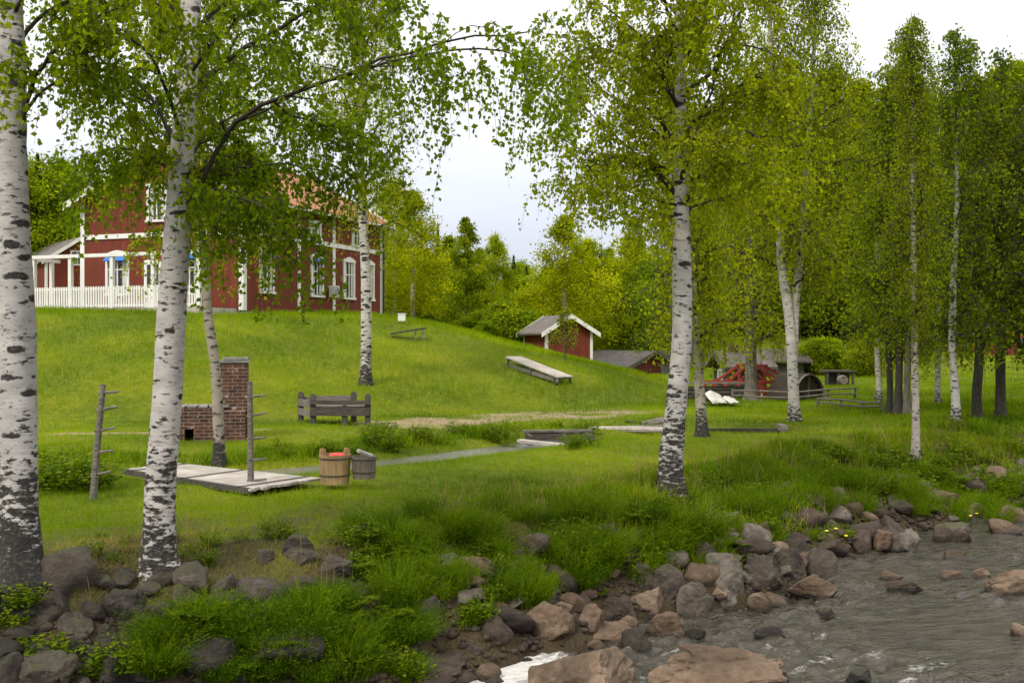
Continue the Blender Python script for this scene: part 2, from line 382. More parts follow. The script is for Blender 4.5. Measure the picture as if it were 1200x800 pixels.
def birch_bark(name, dark_h=.9, amount=.5, base=(.50,.465,.43), scars=1.0, ph=0, foot_a=.2):
    """white bark, lens-shaped scars, peeling bands, and rough black bark at the foot"""
    m, n, l, b = nmat(name)
    tcn = n.new('ShaderNodeTexCoord'); sp = n.new('ShaderNodeSeparateXYZ'); l.new(tcn.outputs['Object'], sp.inputs[0])
    wob = tex(n, l, 'Noise', 9, 4)
    def lens(ms, thr, soft, seed):
        mpn = n.new('ShaderNodeMapping'); mpn.inputs['Scale'].default_value = ms; mpn.inputs['Location'].default_value = (seed, seed*1.7, seed*.6)
        add = n.new('ShaderNodeVectorMath'); add.operation = 'MULTIPLY_ADD'
        l.new(wob.outputs['Color'], add.inputs[0]); add.inputs[1].default_value = (.16,.16,.06); l.new(tcn.outputs['Object'], add.inputs[2])
        l.new(add.outputs[0], mpn.inputs[0])
        v = n.new('ShaderNodeTexVoronoi'); l.new(mpn.outputs[0], v.inputs['Vector']); v.inputs['Scale'].default_value = 1
        return ramp_(n, l, v.outputs['Distance'], [(thr-soft, 1.), (thr, 0.)]).outputs[0]
    big = lens((2.6, 2.6, 7.5), .245*amount/.5, .06, ph+.3)
    gate = ramp_(n, l, tex(n, l, 'Noise', 2.2, 3, mscale=(1,1,1.5)).outputs[0], [(.42, .25), (.55, 1.)]).outputs[0]
    med = mth(n, l, 'MULTIPLY', lens((3.3, 3.3, 15), .225*scars, .05, ph+4.1), gate)
    sm = lens((8, 8, 70), .17, .05, ph+8.4)
    peel = tex(n, l, 'Noise', 2.5, 5, mscale=(1.5,1.5,16))
    pl = ramp_(n, l, peel.outputs[0], [(.66, 0.), (.72, .8)]).outputs[0]
    nb = tex(n, l, 'Noise', 7, 7, mscale=(1,1,2.6), rough=.68)
    hz = mth(n, l, 'DIVIDE', sp.outputs[2], dark_h)
    cl_ = n.new('ShaderNodeClamp'); l.new(mth(n, l, 'SUBTRACT', 1.0, hz), cl_.inputs[0])
    foot = mth(n, l, 'ADD', nb.outputs[0], mth(n, l, 'MULTIPLY', cl_.outputs[0], foot_a))
    ft = ramp_(n, l, foot, [(.575, 0.), (.62, 1.)]).outputs[0]
    mxx = mth(n, l, 'MAXIMUM', mth(n, l, 'MAXIMUM', big, med), mth(n, l, 'MAXIMUM', mth(n, l, 'MULTIPLY', sm, .6), mth(n, l, 'MAXIMUM', ft, mth(n, l, 'MULTIPLY', pl, .55))))
    tone = tex(n, l, 'Noise', 3, 5, mscale=(1,1,2.5))
    wh = ramp_(n, l, tone.outputs[0], [(.3, tuple(x*.72 for x in base)), (.7, tuple(x*1.12 for x in base))]).outputs[0]
    fine = tex(n, l, 'Noise', 30, 4)
    dk = ramp_(n, l, fine.outputs[0], [(.3, (.010,.009,.008)), (.55, (.03,.026,.022)), (.8, (.12,.105,.09))]).outputs[0]
    cc = mixc(n, l, mxx, wh, dk)
    l.new(cc, b.inputs['Base Color']); setp(b, Roughness=.8)
    hh = mth(n, l, 'ADD', mth(n, l, 'MULTIPLY', mxx, mth(n, l, 'SUBTRACT', fine.outputs[0], .8)), mth(n, l, 'MULTIPLY', peel.outputs[0], .25))
    bump(n, l, b, hh, .018, .9)
    return m
M_BARK1 = birch_bark('birch_bark_old', 1.3, .62, (.46,.435,.41), 1.0, 0, .27)
M_BARK2 = birch_bark('birch_bark', 1.5, .45, (.52,.485,.45), .9, 3, .16)
M_BARK3 = birch_bark('birch_bark_scarred', 1.8, .66, (.50,.47,.44), 1.15, 9, .17)
M_BARKY = birch_bark('birch_bark_young', .6, .40, (.50,.47,.43), .9, 15, .15)
M_BARKG = simple('grey_bark', (.13,.115,.095), .95, .5, 7, .03, mscale=(3,3,.7))
M_BARKD = simple('dark_bark', (.05,.042,.035), .95, .5, 7, .03, mscale=(3,3,.7))
M_TWIG = simple('twig_bark', (.035,.025,.018), .9, .4, 6, 0)

def ground_mat():
    m, n, l, b = nmat('ground_soil_and_turf')
    def A(nm): a = n.new('ShaderNodeAttribute'); a.attribute_name = nm; return a.outputs['Fac']
    t1 = tex(n, l, 'Noise', .35, 6, coord='World'); t2 = tex(n, l, 'Noise', 5, 6, coord='World', rough=.7); t3 = tex(n, l, 'Noise', 26, 4, coord='World')
    g = ramp_(n, l, t1.outputs[0], [(.3, (.08,.12,.004)), (.7, (.20,.20,.008)), (.5, (.13,.165,.005))]).outputs[0]
    g = mixc(n, l, 1, g, ramp_(n, l, t2.outputs[0], [(.25, .55), (.75, 1.3)]).outputs[0], 'MULTIPLY')
    soil = ramp_(n, l, t3.outputs[0], [(.3, (.022,.015,.010)), (.7, (.085,.060,.038))]).outputs[0]
    path = ramp_(n, l, t2.outputs[0], [(.3, (.22,.16,.095)), (.7, (.36,.28,.18))]).outputs[0]
    bed = ramp_(n, l, t2.outputs[0], [(.3, (.018,.014,.009)), (.7, (.06,.045,.03))]).outputs[0]
    c = mixc(n, l, A('soil'), g, soil)
    edge = mth(n, l, 'ADD', A('path'), mth(n, l, 'MULTIPLY', mth(n, l, 'SUBTRACT', t2.outputs[0], .5), .9))
    c = mixc(n, l, ramp_(n, l, edge, [(.45, 0.), (.6, 1.)]).outputs[0], c, path)
    c = mixc(n, l, A('bed'), c, bed)
    l.new(c, b.inputs['Base Color']); setp(b, Roughness=.95); b.inputs['Specular IOR Level'].default_value = .2
    bump(n, l, b, mth(n, l, 'ADD', t2.outputs[0], mth(n, l, 'MULTIPLY', t3.outputs[0], .4)), .06, .8)
    return m

PATHS = [([(-40,24.5),(-14,23.6),(-9,23.9),(-5.6,24.6)], .22), ([(-2.0,27.3),(-.2,29.2),(1.6,31.2)], 2.0)]
def path_mask(x, y):
    r = np.zeros(np.shape(x))
    nzp = .55+.9*(fbm(x*.9, y*.9, 66, 4)-.5)*1.3
    for pts, wd in PATHS:
        d = np.abs(polydist(x, y, pts)); r = np.maximum(r, 1-sstep(wd*.3, wd*1.9, d))
    return np.clip(r*nzp*1.35, 0, 1)
def soil_mask(x, y):
    s = shore_d(x, y); wid = 2.1+1.6*sstep(2, 9, x)
    m1 = (1-sstep(.55, 1.15, s/wid))*.95
    nse = fbm(x*1.3, y*1.3, 77, 4)
    m2 = (1-sstep(1.0, 1.75, s/wid))*sstep(.40, .56, nse)
    m2 = m2*(1-.8*sstep(-1.5, 1, x)); m2 = np.maximum(m2, (1-sstep(1.15, 1.9, s/wid+(nse-.5)*.9))*.85*(1-sstep(-2.6, -1.4, x)))
    dt = np.abs(polydist(x, y, DITCH)); m3 = (1-sstep(.25, .5, dt))
    return np.clip(np.maximum(np.maximum(m1, m2), m3), 0, 1)

def axis(lo, hi, dense, step, grow=1.09):
    a = [dense[0]]
    while a[-1] < dense[1]: a.append(a[-1]+step)
    s = step
    while a[-1] < hi: s *= grow; a.append(a[-1]+s)
    s = step; left = []
    c = dense[0]
    while c > lo: s *= grow; c -= s; left.append(c)
    return np.array(left[::-1]+a)
xs = axis(-700, 700, (-7, 13), .11); ys = axis(-200, 1500, (6, 26), .11, 1.05)
GX, GY = np.meshgrid(xs, ys)
GZ = terrain(GX, GY)
ny, nx = GX.shape
idx = np.arange(nx*ny).reshape(ny, nx)
Fq = np.stack([idx[:-1,:-1], idx[:-1,1:], idx[1:,1:], idx[1:,:-1]], -1).reshape(-1, 4)
gV = np.stack([GX, GY, GZ], -1).reshape(-1, 3)
gs = soil_mask(GX, GY).ravel(); gp = path_mask(GX, GY).ravel(); gb = (1-sstep(WATER-.05, WATER+.08, GZ)).ravel()*(shore_d(GX, GY).ravel() < .6)
gme = np_mesh('ground', gV, Fq, True, {'soil': ('POINT', gs), 'path': ('POINT', gp), 'bed': ('POINT', gb)})
ground = meshobj('ground', gme, ground_mat()); tag(ground, kind='structure')

# river --------------------------------------------------------------
def water_mat():
    m, n, l, b = nmat('river_water')
    a = n.new('ShaderNodeAttribute'); a.attribute_name = 'foam_glint'
    def flow(sc, det):
        g_ = n.new('ShaderNodeNewGeometry'); mp_ = n.new('ShaderNodeMapping'); mp_.vector_type = 'TEXTURE'; mp_.inputs['Rotation'].default_value = (0, 0, R(18)); mp_.inputs['Scale'].default_value = (2.2, 1, 1)
        l.new(g_.outputs['Position'], mp_.inputs[0]); q_ = n.new('ShaderNodeTexNoise'); l.new(mp_.outputs[0], q_.inputs[0]); q_.inputs['Scale'].default_value = sc; q_.inputs['Detail'].default_value = det; q_.inputs['Roughness'].default_value = .62; return q_
    t2 = flow(7, 5); t3 = flow(24, 3)
    t = flow(13, 8); t.inputs['Roughness'].default_value = .75
    fo = mth(n, l, 'ADD', a.outputs['Fac'], mth(n, l, 'MULTIPLY', mth(n, l, 'SUBTRACT', t.outputs[0], .5), 1.9))
    ff = ramp_(n, l, fo, [(.48, 0.), (1.1, 1.)]).outputs[0]
    base = ramp_(n, l, t2.outputs[0], [(.3, (.012,.010,.006)), (.7, (.075,.062,.046))]).outputs[0]
    c = mixc(n, l, ff, base, (.66,.65,.63)); l.new(c, b.inputs['Base Color'])
    l.new(ramp_(n, l, ff, [(0, .04), (1, .6)]).outputs[0], b.inputs['Roughness'])
    b.inputs['IOR'].default_value = 1.33; b.inputs['Specular IOR Level'].default_value = 1.0
    bump(n, l, b, mth(n, l, 'ADD', t2.outputs[0], mth(n, l, 'MULTIPLY', t3.outputs[0], .30)), .09, 1)
    return m
wx = axis(-200, 500, (-3, 13), .055, 1.12); wy = axis(-300, 300, (8.5, 22), .045, 1.12)
WX, WY = np.meshgrid(wx, wy)
ca, sa = math.cos(R(40)), math.sin(R(40))
U = WX*ca+WY*sa; Vv = -WX*sa+WY*ca        # along / across the flow
amp = .75+.5*vnoise(U*.25, Vv*.4, 3)
near = sstep(60, 20, np.hypot(WX, WY))
wz = (fbm(U*1.3, Vv*2.6, 21, 4)-.5)*.14+(fbm(U*4.2, Vv*8.0, 41, 3)-.5)*.17
calm = sstep(.35, .6, fbm(U*.35, Vv*.5, 51, 2))
WZ = WATER+wz*amp*near*(.08+.92*calm)
def blob(cx_, cy_, r): return np.exp(-((WX-cx_)**2+(WY-cy_)**2)/r**2)
foam_glint = 1.0*blob(-.02, 10.7, .40)+.95*blob(-.15, 10.2, .42)+.06*blob(2.9, 10.3, .8)+.06*blob(3.7, 10.6, 1.0)+.25*blob(.9, 9.4, .6)
foam_glint = foam_glint+(.22*calm+.25*sstep(.5, .7, fbm(U*1.4, Vv*6, 61, 4)))*(.45+.55*sstep(16, 10.5, WY))  # besides white water, pale streaks painted in as sky glints
nyw, nxw = WX.shape; idw = np.arange(nxw*nyw).reshape(nyw, nxw)
Fw = np.stack([idw[:-1,:-1], idw[:-1,1:], idw[1:,1:], idw[1:,:-1]], -1).reshape(-1, 4)
wV = np.stack([WX, WY, WZ], -1).reshape(-1, 3)
keep = (shore_d(WX, WY) < 2.2).ravel(); fk = keep[Fw].all(1)
FOAM_GLINT = foam_glint
wme = np_mesh('river_water', wV, Fw[fk], True, {'foam_glint': ('POINT', foam_glint.ravel())})
river = meshobj('river_water', wme, water_mat()); tag(river, kind='structure')
# stream in the ditch
def ribbon(name, pts, wd, z, mat, step=.15):
    P = [Vector((*p, 0)) for p in pts]; L = []
    for a_, b_ in zip(P[:-1], P[1:]):
        k = max(1, int((b_-a_).length/step)); L += [a_.lerp(b_, i/k) for i in range(k)]
    L.append(P[-1]); V, Fc = [], []
    for i, p in enumerate(L):
        d = (L[min(i+1, len(L)-1)]-L[max(i-1, 0)]).normalized(); nrm = Vector((-d.y, d.x, 0))
        for k in range(7):
            q = p+nrm*wd*(k/3-1); V.append((q.x, q.y, z+.004*(vnoise(np.array([q.x*7.]), np.array([q.y*7.]), 3)[0]-.5)))
    for i in range(len(L)-1):
        for k in range(6): Fc.append((i*7+k, i*7+k+1, i*7+k+8, i*7+k+7))
    return np_mesh(name, np.array(V), np.array(Fc), True, {'foam_glint': ('POINT', np.full(len(V), .52))})
m, n, l, b = nmat('stream_water'); setp(b, Base_Color=(.13,.12,.10,1), Roughness=.05); b.inputs['IOR'].default_value = 1.33
t_ = tex(n, l, 'Noise', 7, 4, coord='World'); bump(n, l, b, t_.outputs[0], .06, .9); b.inputs['Specular IOR Level'].default_value = 1.0; M_STREAM = m
st = meshobj('stream_water', ribbon('stream_water', DITCH[2:6], .62, -2.15, M_STREAM), M_STREAM); tag(st, kind='structure')

# ------------------------------------------------------------------ the big red house
HX, HY = -10.9, 45.0
HROT = math.atan2(.934, .358)
HZ = 1.27
HL, HW, HE, HR = 12.0, 8.28, 4.7, 6.95      # length, gable width, eaves, ridge above the ground
house = empty('red_house', (HX, HY, HZ), HROT, 'large falu red wooden house with white trim and orange tiled roof on the grassy hill', 'house')
mb = MB(); mb.prism([(0,0),(HW,0),(HW,HE),(HW/2,HR-.1),(0,HE)], 'x', 0, HL); mb.build('wall', M_RED, house)
MB().box(-.03+.08, HL-.08, .08, HW-.08, -1.2, .0).box(0.03, HL-.03, .03, HW-.03, -.9, .02).build('foundation', M_STONE, house)
# roof: two slabs with overhang
def slab_roof(mbx, L0, L1, y0, z0, y1, z1, th=.14):
    mbx.prism([(y0,z0),(y1,z1),(y1,z1+th),(y0,z0+th)], 'x', L0, L1)
ov = .48; sl = (HR-HE)/(HW/2)
mb = MB(); slab_roof(mb, -ov, HL+ov, -ov, HE-ov*sl+.03, HW/2, HR+.03); slab_roof(mb, -ov, HL+ov, HW+ov, HE-ov*sl+.034, HW/2, HR+.034)
roof = mb.build('roof', M_TILE, house)
mb = MB().box(-ov-.02, HL+ov+.02, HW/2-.12, HW/2+.12, HR+.12, HR+.24); mb.build('ridge_tiles', M_TILE, roof)
mb = MB()
for xe in (-ov-.045, HL+ov+.005):
    for y0_, y1_ in ((-ov-.03, HW/2-.001), (HW+ov+.03, HW/2+.001)):
        mb = MB(); slab_roof(mb, xe, xe+.04, y0_, HE-(ov+.03)*sl-.12, y1_, HR-.12, .34); mb.build('rake_board', M_WHITE, roof)
MB().box(-ov, HL+ov, -ov-.10, -ov-.01, HE-ov*sl-.02, HE-ov*sl+.08).build('gutter', M_WHITE, roof)
# trim
for q_ in ((-.035, .20, -.035, -.001), (-.035, -.001, 0.001, .20), (HL-.18, HL+.03, -.035, -.001), (-.035, -.001, HW-.2, HW+.02)):
    MB().box(*q_, 0, HE-.02).build('corner_board', M_WHITE, house)
for tx in (4.18, 7.21): MB().box(tx-.11, tx+.11, -.04, -.001, 0, HE-.05).build('pilaster', M_WHITE, house)
MB().box(.21, HL-.19, -.06, -.001, 3.1, 3.3).build('belt_course', M_WHITE, house); MB().box(-.06, -.001, .21, HW-.21, 3.1, 3.3).build('belt_course', M_WHITE, house)
MB().tube([(HL-.02,-.12,0),(HL-.02,-.12,HE-.5)], .05, 8).build('downpipe', M_DARK, house)
def window(parent, side, c, z0, z1, wd, arch=True, blue=False, mull=2, label=None):
    """side 'L' long wall (y=0, facing -y) or 'G' gable (x=0, facing -x); c = centre along the wall"""
    if side == 'L': T = Matrix.Translation((c, 0, 0))
    else: T = Matrix.Translation((0, c, 0)) @ Matrix.Rotation(R(-90), 4, 'Z')
    def tr(mbx): mbx.v = [tuple(T @ Vector(p)) for p in mbx.v]; return mbx
    h = wd/2; fr = MB(); t = .12
    fr.box(-h-t, -h, -.07, -.004, z0-.02, z1).box(h, h+t, -.07, -.004, z0-.02, z1).box(-h-t-.05, h+t+.05, -.11, -.004, z0-.12, z0-.021)
    if arch: fr.prism([(-h-t-.03, z1), (h+t+.03, z1), (h+t+.03, z1+.10), (h*.5, z1+.22), (0, z1+.26), (-h*.5, z1+.22), (-h-t-.03, z1+.10)], 'y', -.09, -.004)
    else: fr.box(-h-t-.03, h+t+.03, -.09, -.004, z1, z1+.14)
    wob = tr(fr).build('window', M_WHITE, parent)
    tr(MB().box(-h, h, -.014, -.006, z0, z1)).build('pane', M_GLASS, wob)
    for q0, q1 in ((-h+.03, -h+.26*wd), (h-.26*wd, h-.03)): tr(MB().box(q0, q1, -.018, -.0145, z0+.02, z1-.02)).build('curtain', M_CURT, wob)
    g = MB(); g.box(-.03, .03, -.05, -.02, z0, z1).box(-h, -.031, -.045, -.02, z0+(z1-z0)*.62, z0+(z1-z0)*.62+.05).box(.031, h, -.045, -.02, z0+(z1-z0)*.62, z0+(z1-z0)*.62+.05)
    tr(g).build('glazing_bar', M_WHITE, wob)
    if blue: tr(MB().prism([(-.02,z1-.02),(-.30,z1-.22),(-.32,z1-.20),(-.02,z1+.03)], 'x', -h-.05, h+.05)).build('awning', M_BLUE, wob)
    return wob
window(house, 'L', 1.65, .85, 2.5, .85, True, True); window(house, 'L', 5.69, .85, 2.5, .85, True, True); window(house, 'L', 8.6, .85, 2.5, .85, True, False); window(house, 'L', 10.6, .85, 2.5, .8, True, False)
for c in (1.5, 5.5, 9.4): window(house, 'L', c, 3.42, 4.05, .8, False)
window(house, 'G', 4.25, 3.85, 5.2, .8, False); window(house, 'G', 2.6, .8, 2.35, .85, True, True); window(house, 'G', 6.3, .8, 2.35, 1.0, True, True)
dm = MB().box(-.055, -.004, 4.0, 4.9, 0, 2.15); dr = dm.build('door', M_WHITE, house)
MB().box(-.062, -.056, 4.15, 4.75, 1.1, 1.95).build('pane', M_GLASS, dr)
MB().tube([(-.11,4.1,1.0),(-.11,4.22,1.0)], .015, 6).build('handle', M_DARK, dr)
ac = MB().box(6.62, 7.05, -.42, -.08, .75, 1.3).build('heat_pump', M_ACM, house, bevel=.02)
mb = MB(); cxx, czz = 6.83, 1.03
for rr in (.06, .12, .18):
    mb.tube([(cxx+rr*math.cos(a), -.428, czz+rr*math.sin(a)) for a in [2*math.pi*k/16 for k in range(17)]], .008, 4, False)
mb.build('fan_grille', M_DARK, ac)
# chimney of the house
MB().box(5.5, 6.3, HW/2-.35, HW/2+.35, HR-.1, HR+.9).build('chimney', M_BRICK, roof)

# veranda in front of the gable
def to_house(u, v, z): # house local -> world
    c, s_ = math.cos(HROT), math.sin(HROT); return (HX+u*c-v*s_, HY+u*s_+v*c, HZ+z)
ver = empty('veranda', to_house(-.2, 0, 0), HROT, 'white open timber veranda with picket railing along the gable of the red house', 'veranda')
MB().box(-2.5, -.05, .15, 10.6, -.55, .06).build('deck', M_WOODL, ver)
vp = MB()
vy = [.25, 2.4, 4.4, 6.5, 8.4, 10.45]
for y in vy: vp = MB().box(-2.42, -2.27, y-.075, y+.075, .064, 2.1 if y > .3 else 3.05); vp.build('post', M_WHITE, ver)
for y in (9.2, 10.45): MB().box(-.6, -.46, y-.07, y+.07, .064, 2.1).build('post', M_WHITE, ver)
MB().box(-2.46, -2.23, .33, 10.6, 2.104, 2.24).box(-2.22, -.10, 10.38, 10.52, 2.104, 2.24).box(-2.22, -.10, 9.13, 9.27, 2.104, 2.24).build('top_rail', M_WHITE, ver)
rl = MB().box(-2.38, -2.31, .33, 10.37, .80, .87).box(-2.38, -2.31, .33, 10.37, .14, .2)
y = .42
while y < 10.36: rl.box(-2.40, -2.381, y-.04, y+.04, .08, .93); y += .125
rl.box(-2.2, -.6, 10.42, 10.48, .80, .87).box(-2.2, -.6, 10.42, 10.48, .14, .2)
x = -2.2
while x < -.7: rl.box(x-.04, x+.04, 10.49, 10.51, .08, .93); x += .125
rl.build('railing', M_WHITE, ver)
# white garden table standing on the veranda
tb = empty('garden_table', to_house(-1.4, 1.5, .06), HROT, 'small garden table with blue cloth standing on the veranda beside the gable door', 'table')
MB().box(-.4,.4,-.6,.6,.70,.73).build('tabletop', M_BLUE, tb)
for sx in (-1,1):
    for sy in (-1,1): MB().box(sx*.34-.025,sx*.34+.025,sy*.52-.025,sy*.52+.025,0,.699).build('leg', M_WHITE, tb)

# ------------------------------------------------------------------ small houses
def gable_house(name, X, Y, rot, L, W_, E, Rg, wallm, roofm, label, cat, z=None, sink=.5, rake=M_WHITE, corner=True, wins=(), ov=.35, door=None, rth=.1):
    z = tz(X, Y) if z is None else z
    h = empty(name, (X, Y, z), rot, label, cat)
    MB().prism([(-W_/2,-sink),(W_/2,-sink),(W_/2,E),(0,Rg-.06),(-W_/2,E)], 'x', 0, L).build('wall', wallm, h)
    s_ = (Rg-E)/(W_/2); rb = MB()
    for sg in (-1, 1): rb.prism([(sg*(W_/2+ov),E-ov*s_+.02),(sg*.0,Rg+.02),(sg*.0,Rg+.02+rth),(sg*(W_/2+ov),E-ov*s_+.02+rth)], 'x', -ov, L+ov)
    rf = rb.build('roof', roofm, h)
    for xe in (-ov-.045, L+ov+.005):
        for sg in (-1, 1): MB().prism([(sg*(W_/2+ov+.03),E-(ov+.03)*s_-.1),(sg*.001,Rg-.1),(sg*.001,Rg+.15),(sg*(W_/2+ov+.03),E-(ov+.03)*s_+.15)], 'x', xe, xe+.04).build('rake_board', rake, rf)
    if corner:
        for xx in (-.03, L-.12):
            for yy in (-W_/2-.03, W_/2-.12): MB().box(xx, xx+.15, yy, yy+.15, -.1, E-.03).build('corner_board', M_WHITE, h)
    for (cy, z0, z1, wd) in wins:
        f = MB().box(-.06,-.004,cy-wd/2-.1,cy-wd/2,z0-.1,z1+.1).box(-.06,-.004,cy+wd/2,cy+wd/2+.1,z0-.1,z1+.1).box(-.06,-.004,cy-wd/2,cy+wd/2,z0-.1,z0).box(-.06,-.004,cy-wd/2,cy+wd/2,z1,z1+.1).box(-.05,-.02,cy-.02,cy+.02,z0,z1).build('window', M_WHITE, h)
        MB().box(-.015,-.006,cy-wd/2,cy+wd/2,z0,z1).build('pane', M_GLASS, f)
    if door: MB().box(-.05,-.004,door[0],door[1],0,2.0).build('door', door[2], h)
    return h
# house behind the veranda, far left
gable_house('neighbouring_house', PX(94, 74), 74, R(128), 7, 4.4, 4.1, 5.6, M_RED, M_ROOFG, 'smaller red house with grey roof half hidden behind the veranda', 'house', z=1.25, wins=((.2,3.9,4.7,.7),(-1.2,.9,2.2,.8)), ov=.3)
gable_house('wooden_shed', PX(667, 60), 60, R(107), 3.9, 2.65, 1.86, 2.66, M_RED, M_ROOFG, 'small red shed with grey roof and broad white rake boards behind the hill', 'shed', z=-1.32, sink=1.2, ov=.33)
gable_house('low_barn', PX(764, 66), 66, R(128), 5.0, 3.9, .98, 1.76, M_REDD, M_ROOFD, 'low dark red barn with sagging dark roof beyond the hill', 'barn', z=-2.42, sink=1.2, rake=M_WOODD, corner=False, door=(-1.4,-.7,M_WOODG), ov=.4)
gable_house('red_storage_shed', PX(1168, 84), 84, R(75), 4, 2.9, 1.5, 2.1, M_RED, M_ROOFG, 'small plain red shed standing on the far road between the parked cars', 'shed', rake=M_REDP, corner=False)
mh = gable_house('mill_hut', PX(846, 47), 47, R(8), 1.5, 2.2, 1.0, 1.5, M_WOODD, M_ROOFG, 'low weathered timber hut with grey roof and brick chimney behind the red bridge', 'hut', z=-2.0, sink=.4, rake=M_WOODG, corner=False, wins=((.1,.3,.75,.4),))
for o_ in mh.children:
    if o_.name.startswith('roof'): MB().box(.35,.68,-.2,.2,1.3,1.85).build('chimney', M_BRICK, o_)
gable_house('timber_lodge', PX(900, 60), 64, R(4), 2.6, 2.6, .9, 1.45, M_WOODD, M_WOODD, 'grey weathered plank shed behind the red truss bridge', 'shed', sink=.6, rake=M_WOODG, corner=False)

# ------------------------------------------------------------------ the red truss bridge
BY = 40.0; BZ = PZ(466, BY); kb = BY/F
br = empty('truss_bridge', (PX(871, BY), BY, BZ), R(2), 'red painted timber footbridge with peaked truss sides', 'bridge')
MB().box(-56*kb, 56*kb, -.6, .6, .02, .10).build('deck', M_WOODG, br)
for sy in (-.66, .66):
    t_ = MB(); H_ = 38*kb
    t_.beam((-54*kb,sy,4*kb),(54*kb,sy,4*kb),.08,.10).beam((-54*kb,sy,10.5*kb),(54*kb,sy,10.5*kb),.05,.06).beam((-54*kb,sy-.003,18.5*kb),(54*kb,sy-.003,18.5*kb),.07,.08)
    for xx in (-52, -40, -28, 12, 28, 40, 52): t_.beam((xx*kb,sy+.002,0),(xx*kb,sy+.002,19*kb),.075,.075)
    for xx in (0, 20): t_.beam((xx*kb,sy+.003,0),(xx*kb,sy+.003,H_),.085,.085)
    t_.beam((-3*kb,sy,H_),(23*kb,sy,H_),.10,.10)
    t_.beam((-1*kb,sy+.01,H_-.03),(-29*kb,sy+.01,18*kb),.085,.085).beam((21*kb,sy+.01,H_-.03),(51*kb,sy+.01,18*kb),.085,.085)
    t_.beam((3*kb,sy-.01,H_-.2),(-13*kb,sy-.01,18*kb),.06,.06).beam((17*kb,sy-.01,H_-.2),(33*kb,sy-.01,18*kb),.06,.06)
    t_.beam((-28*kb,sy-.012,4*kb),(-10*kb,sy-.012,18*kb),.05,.05)
    t_.build('truss', M_REDP, br)
for xx in (-50, 50): MB().box(xx*kb-.2, xx*kb+.2, -.7, .7, -.6, .018).build('abutment', M_WOODD, br)
# timber crib retaining wall under the left half of the bridge
tw = empty('crib_wall', (PX(840, 38.6), 38.6, tz(PX(840,38.6),38.6)-.1), 0, 'dark log retaining wall below the left end of the red bridge', 'wall')
m_ = MB()
for k in range(4): m_.tube([(-1.1,0,.08+k*.14),(1.1,.03,.08+k*.14)], .075, 8)
for xx in (-.8,0,.8): m_.tube([(xx,-.12,.3),(xx,.6,.3)], .07, 8)
m_.build('logs', M_WOODD, tw)
MB().box(-1.3,1.3,-.15,.25,.66,.72).build('top_plank', M_WOODG, tw)
# low pole fence running right of the bridge
def pole_fence(name, pts, hgt, label, rails=2, mat=M_WOODG, r=.035, cat='fence'):
    X0, Y0 = pts[0]; f = empty(name, (X0, Y0, tz(X0, Y0)), 0, label, cat); z0 = tz(X0, Y0)
    P = [Vector((x-X0, y-Y0, tz(x, y)-z0)) for x, y in pts]
    for p in P: MB().tube([p-Vector((0,0,.2)), p+Vector((.02,0,hgt))], r*1.15, 7).build('post', mat, f)
    for k in range(rails):
        hh = hgt*(.9-.42*k); MB().tube([p+Vector((0,-.05,hh+.03*math.sin(i*2.1+k))) for i, p in enumerate(P)], r*.8, 7).build('rail', mat, f)
    return f
pole_fence('pole_fence', [(PX(x_, 36.5), 36.5+dy) for x_, dy in ((858,0),(893,.1),(930,.2),(975,.5),(1015,1.2))], .42, 'low grey pole fence in front of the red bridge', 2)
pole_fence('rail_fence', [(PX(x_, y_), y_) for x_, y_ in ((958,33.5),(985,32.8),(1010,32.2),(1032,31.6))], .30, 'sagging grey rail fence in tall grass left of the dark tree trunks', 2)
# half-round mill wheel housing (a timber drum)
wd_ = empty('wheel_housing', (PX(948, 37.5), 37.5, tz(PX(950,37.5),37.5)-.1), R(40), 'half-round dark timber wheel housing at the right end of the red bridge', 'mill wheel housing')
rW = .86
arc = [(rW*math.cos(a), rW*math.sin(a)+.10) for a in [math.pi*k/18 for k in range(19)]]
arc_i = [(q[0]*.93, (q[1]-.1)*.93+.1) for q in arc]
mW = MB()
for i in range(18):
    mW.prism([arc[i], arc[i+1], arc_i[i+1], arc_i[i]], 'y', .02, 1.05)
M_WHEEL = wood('dark_brown_wood', (.018,.012,.009), (.07,.048,.035))
mW.build('curved_roof', M_WHEEL, wd_)
mW = MB()
for k in range(9):
    x0 = -rW*.92+k*rW*1.84/9; x1 = x0+rW*1.84/9-.015; xm = (x0+x1)/2
    mW.box(x0, x1, .06, .10, -.1, .1+math.sqrt(max(.02, (rW*.93)**2-max(abs(x0), abs(x1))**2)))
mW.build('end_wall', M_WHEEL, wd_)
mW = MB()
for i in range(18):
    mW.prism([arc[i], arc[i+1], (arc[i+1][0]*.96, (arc[i+1][1]-.1)*.96+.1), (arc[i][0]*.96, (arc[i][1]-.1)*.96+.1)], 'y', -.06, .015)
mW.build('rim', M_WOODG, wd_)
MB().box(-.03,.03,-.02,.05,.1,1.0).build('mullion', M_IRON, wd_)
# flume shelter further right
fl_ = empty('flume_shelter', (PX(981, 52), 52, tz(PX(981,52),52)), R(5), 'low dark shelter with flat plank roof among bushes right of the wheel housing', 'shelter')
MB().box(-.72,.72,-.5,.5,.62,.70).build('roof', M_WOODD, fl_)
for sx in (-.62,-.1,.6): MB().box(sx-.05,sx+.05,-.45,-.35,-.3,.619).build('post', M_WOODD, fl_)
MB().box(-.6,.55,-.1,.0,-.1,.619).build('back_wall', M_WOODD, fl_)
bk = empty('storage_barrel', (PX(987, 50.8), 50.8, tz(PX(987,50.8),50.8)), 0, 'small pale barrel lying in front of the low dark shelter', 'barrel')
MB().tube([(0,-.3,.3),(0,-.15,.3),(0,.1,.3),(0,.25,.3)], [.19,.22,.22,.19], 14).build('barrel_body', M_WOODG, bk)
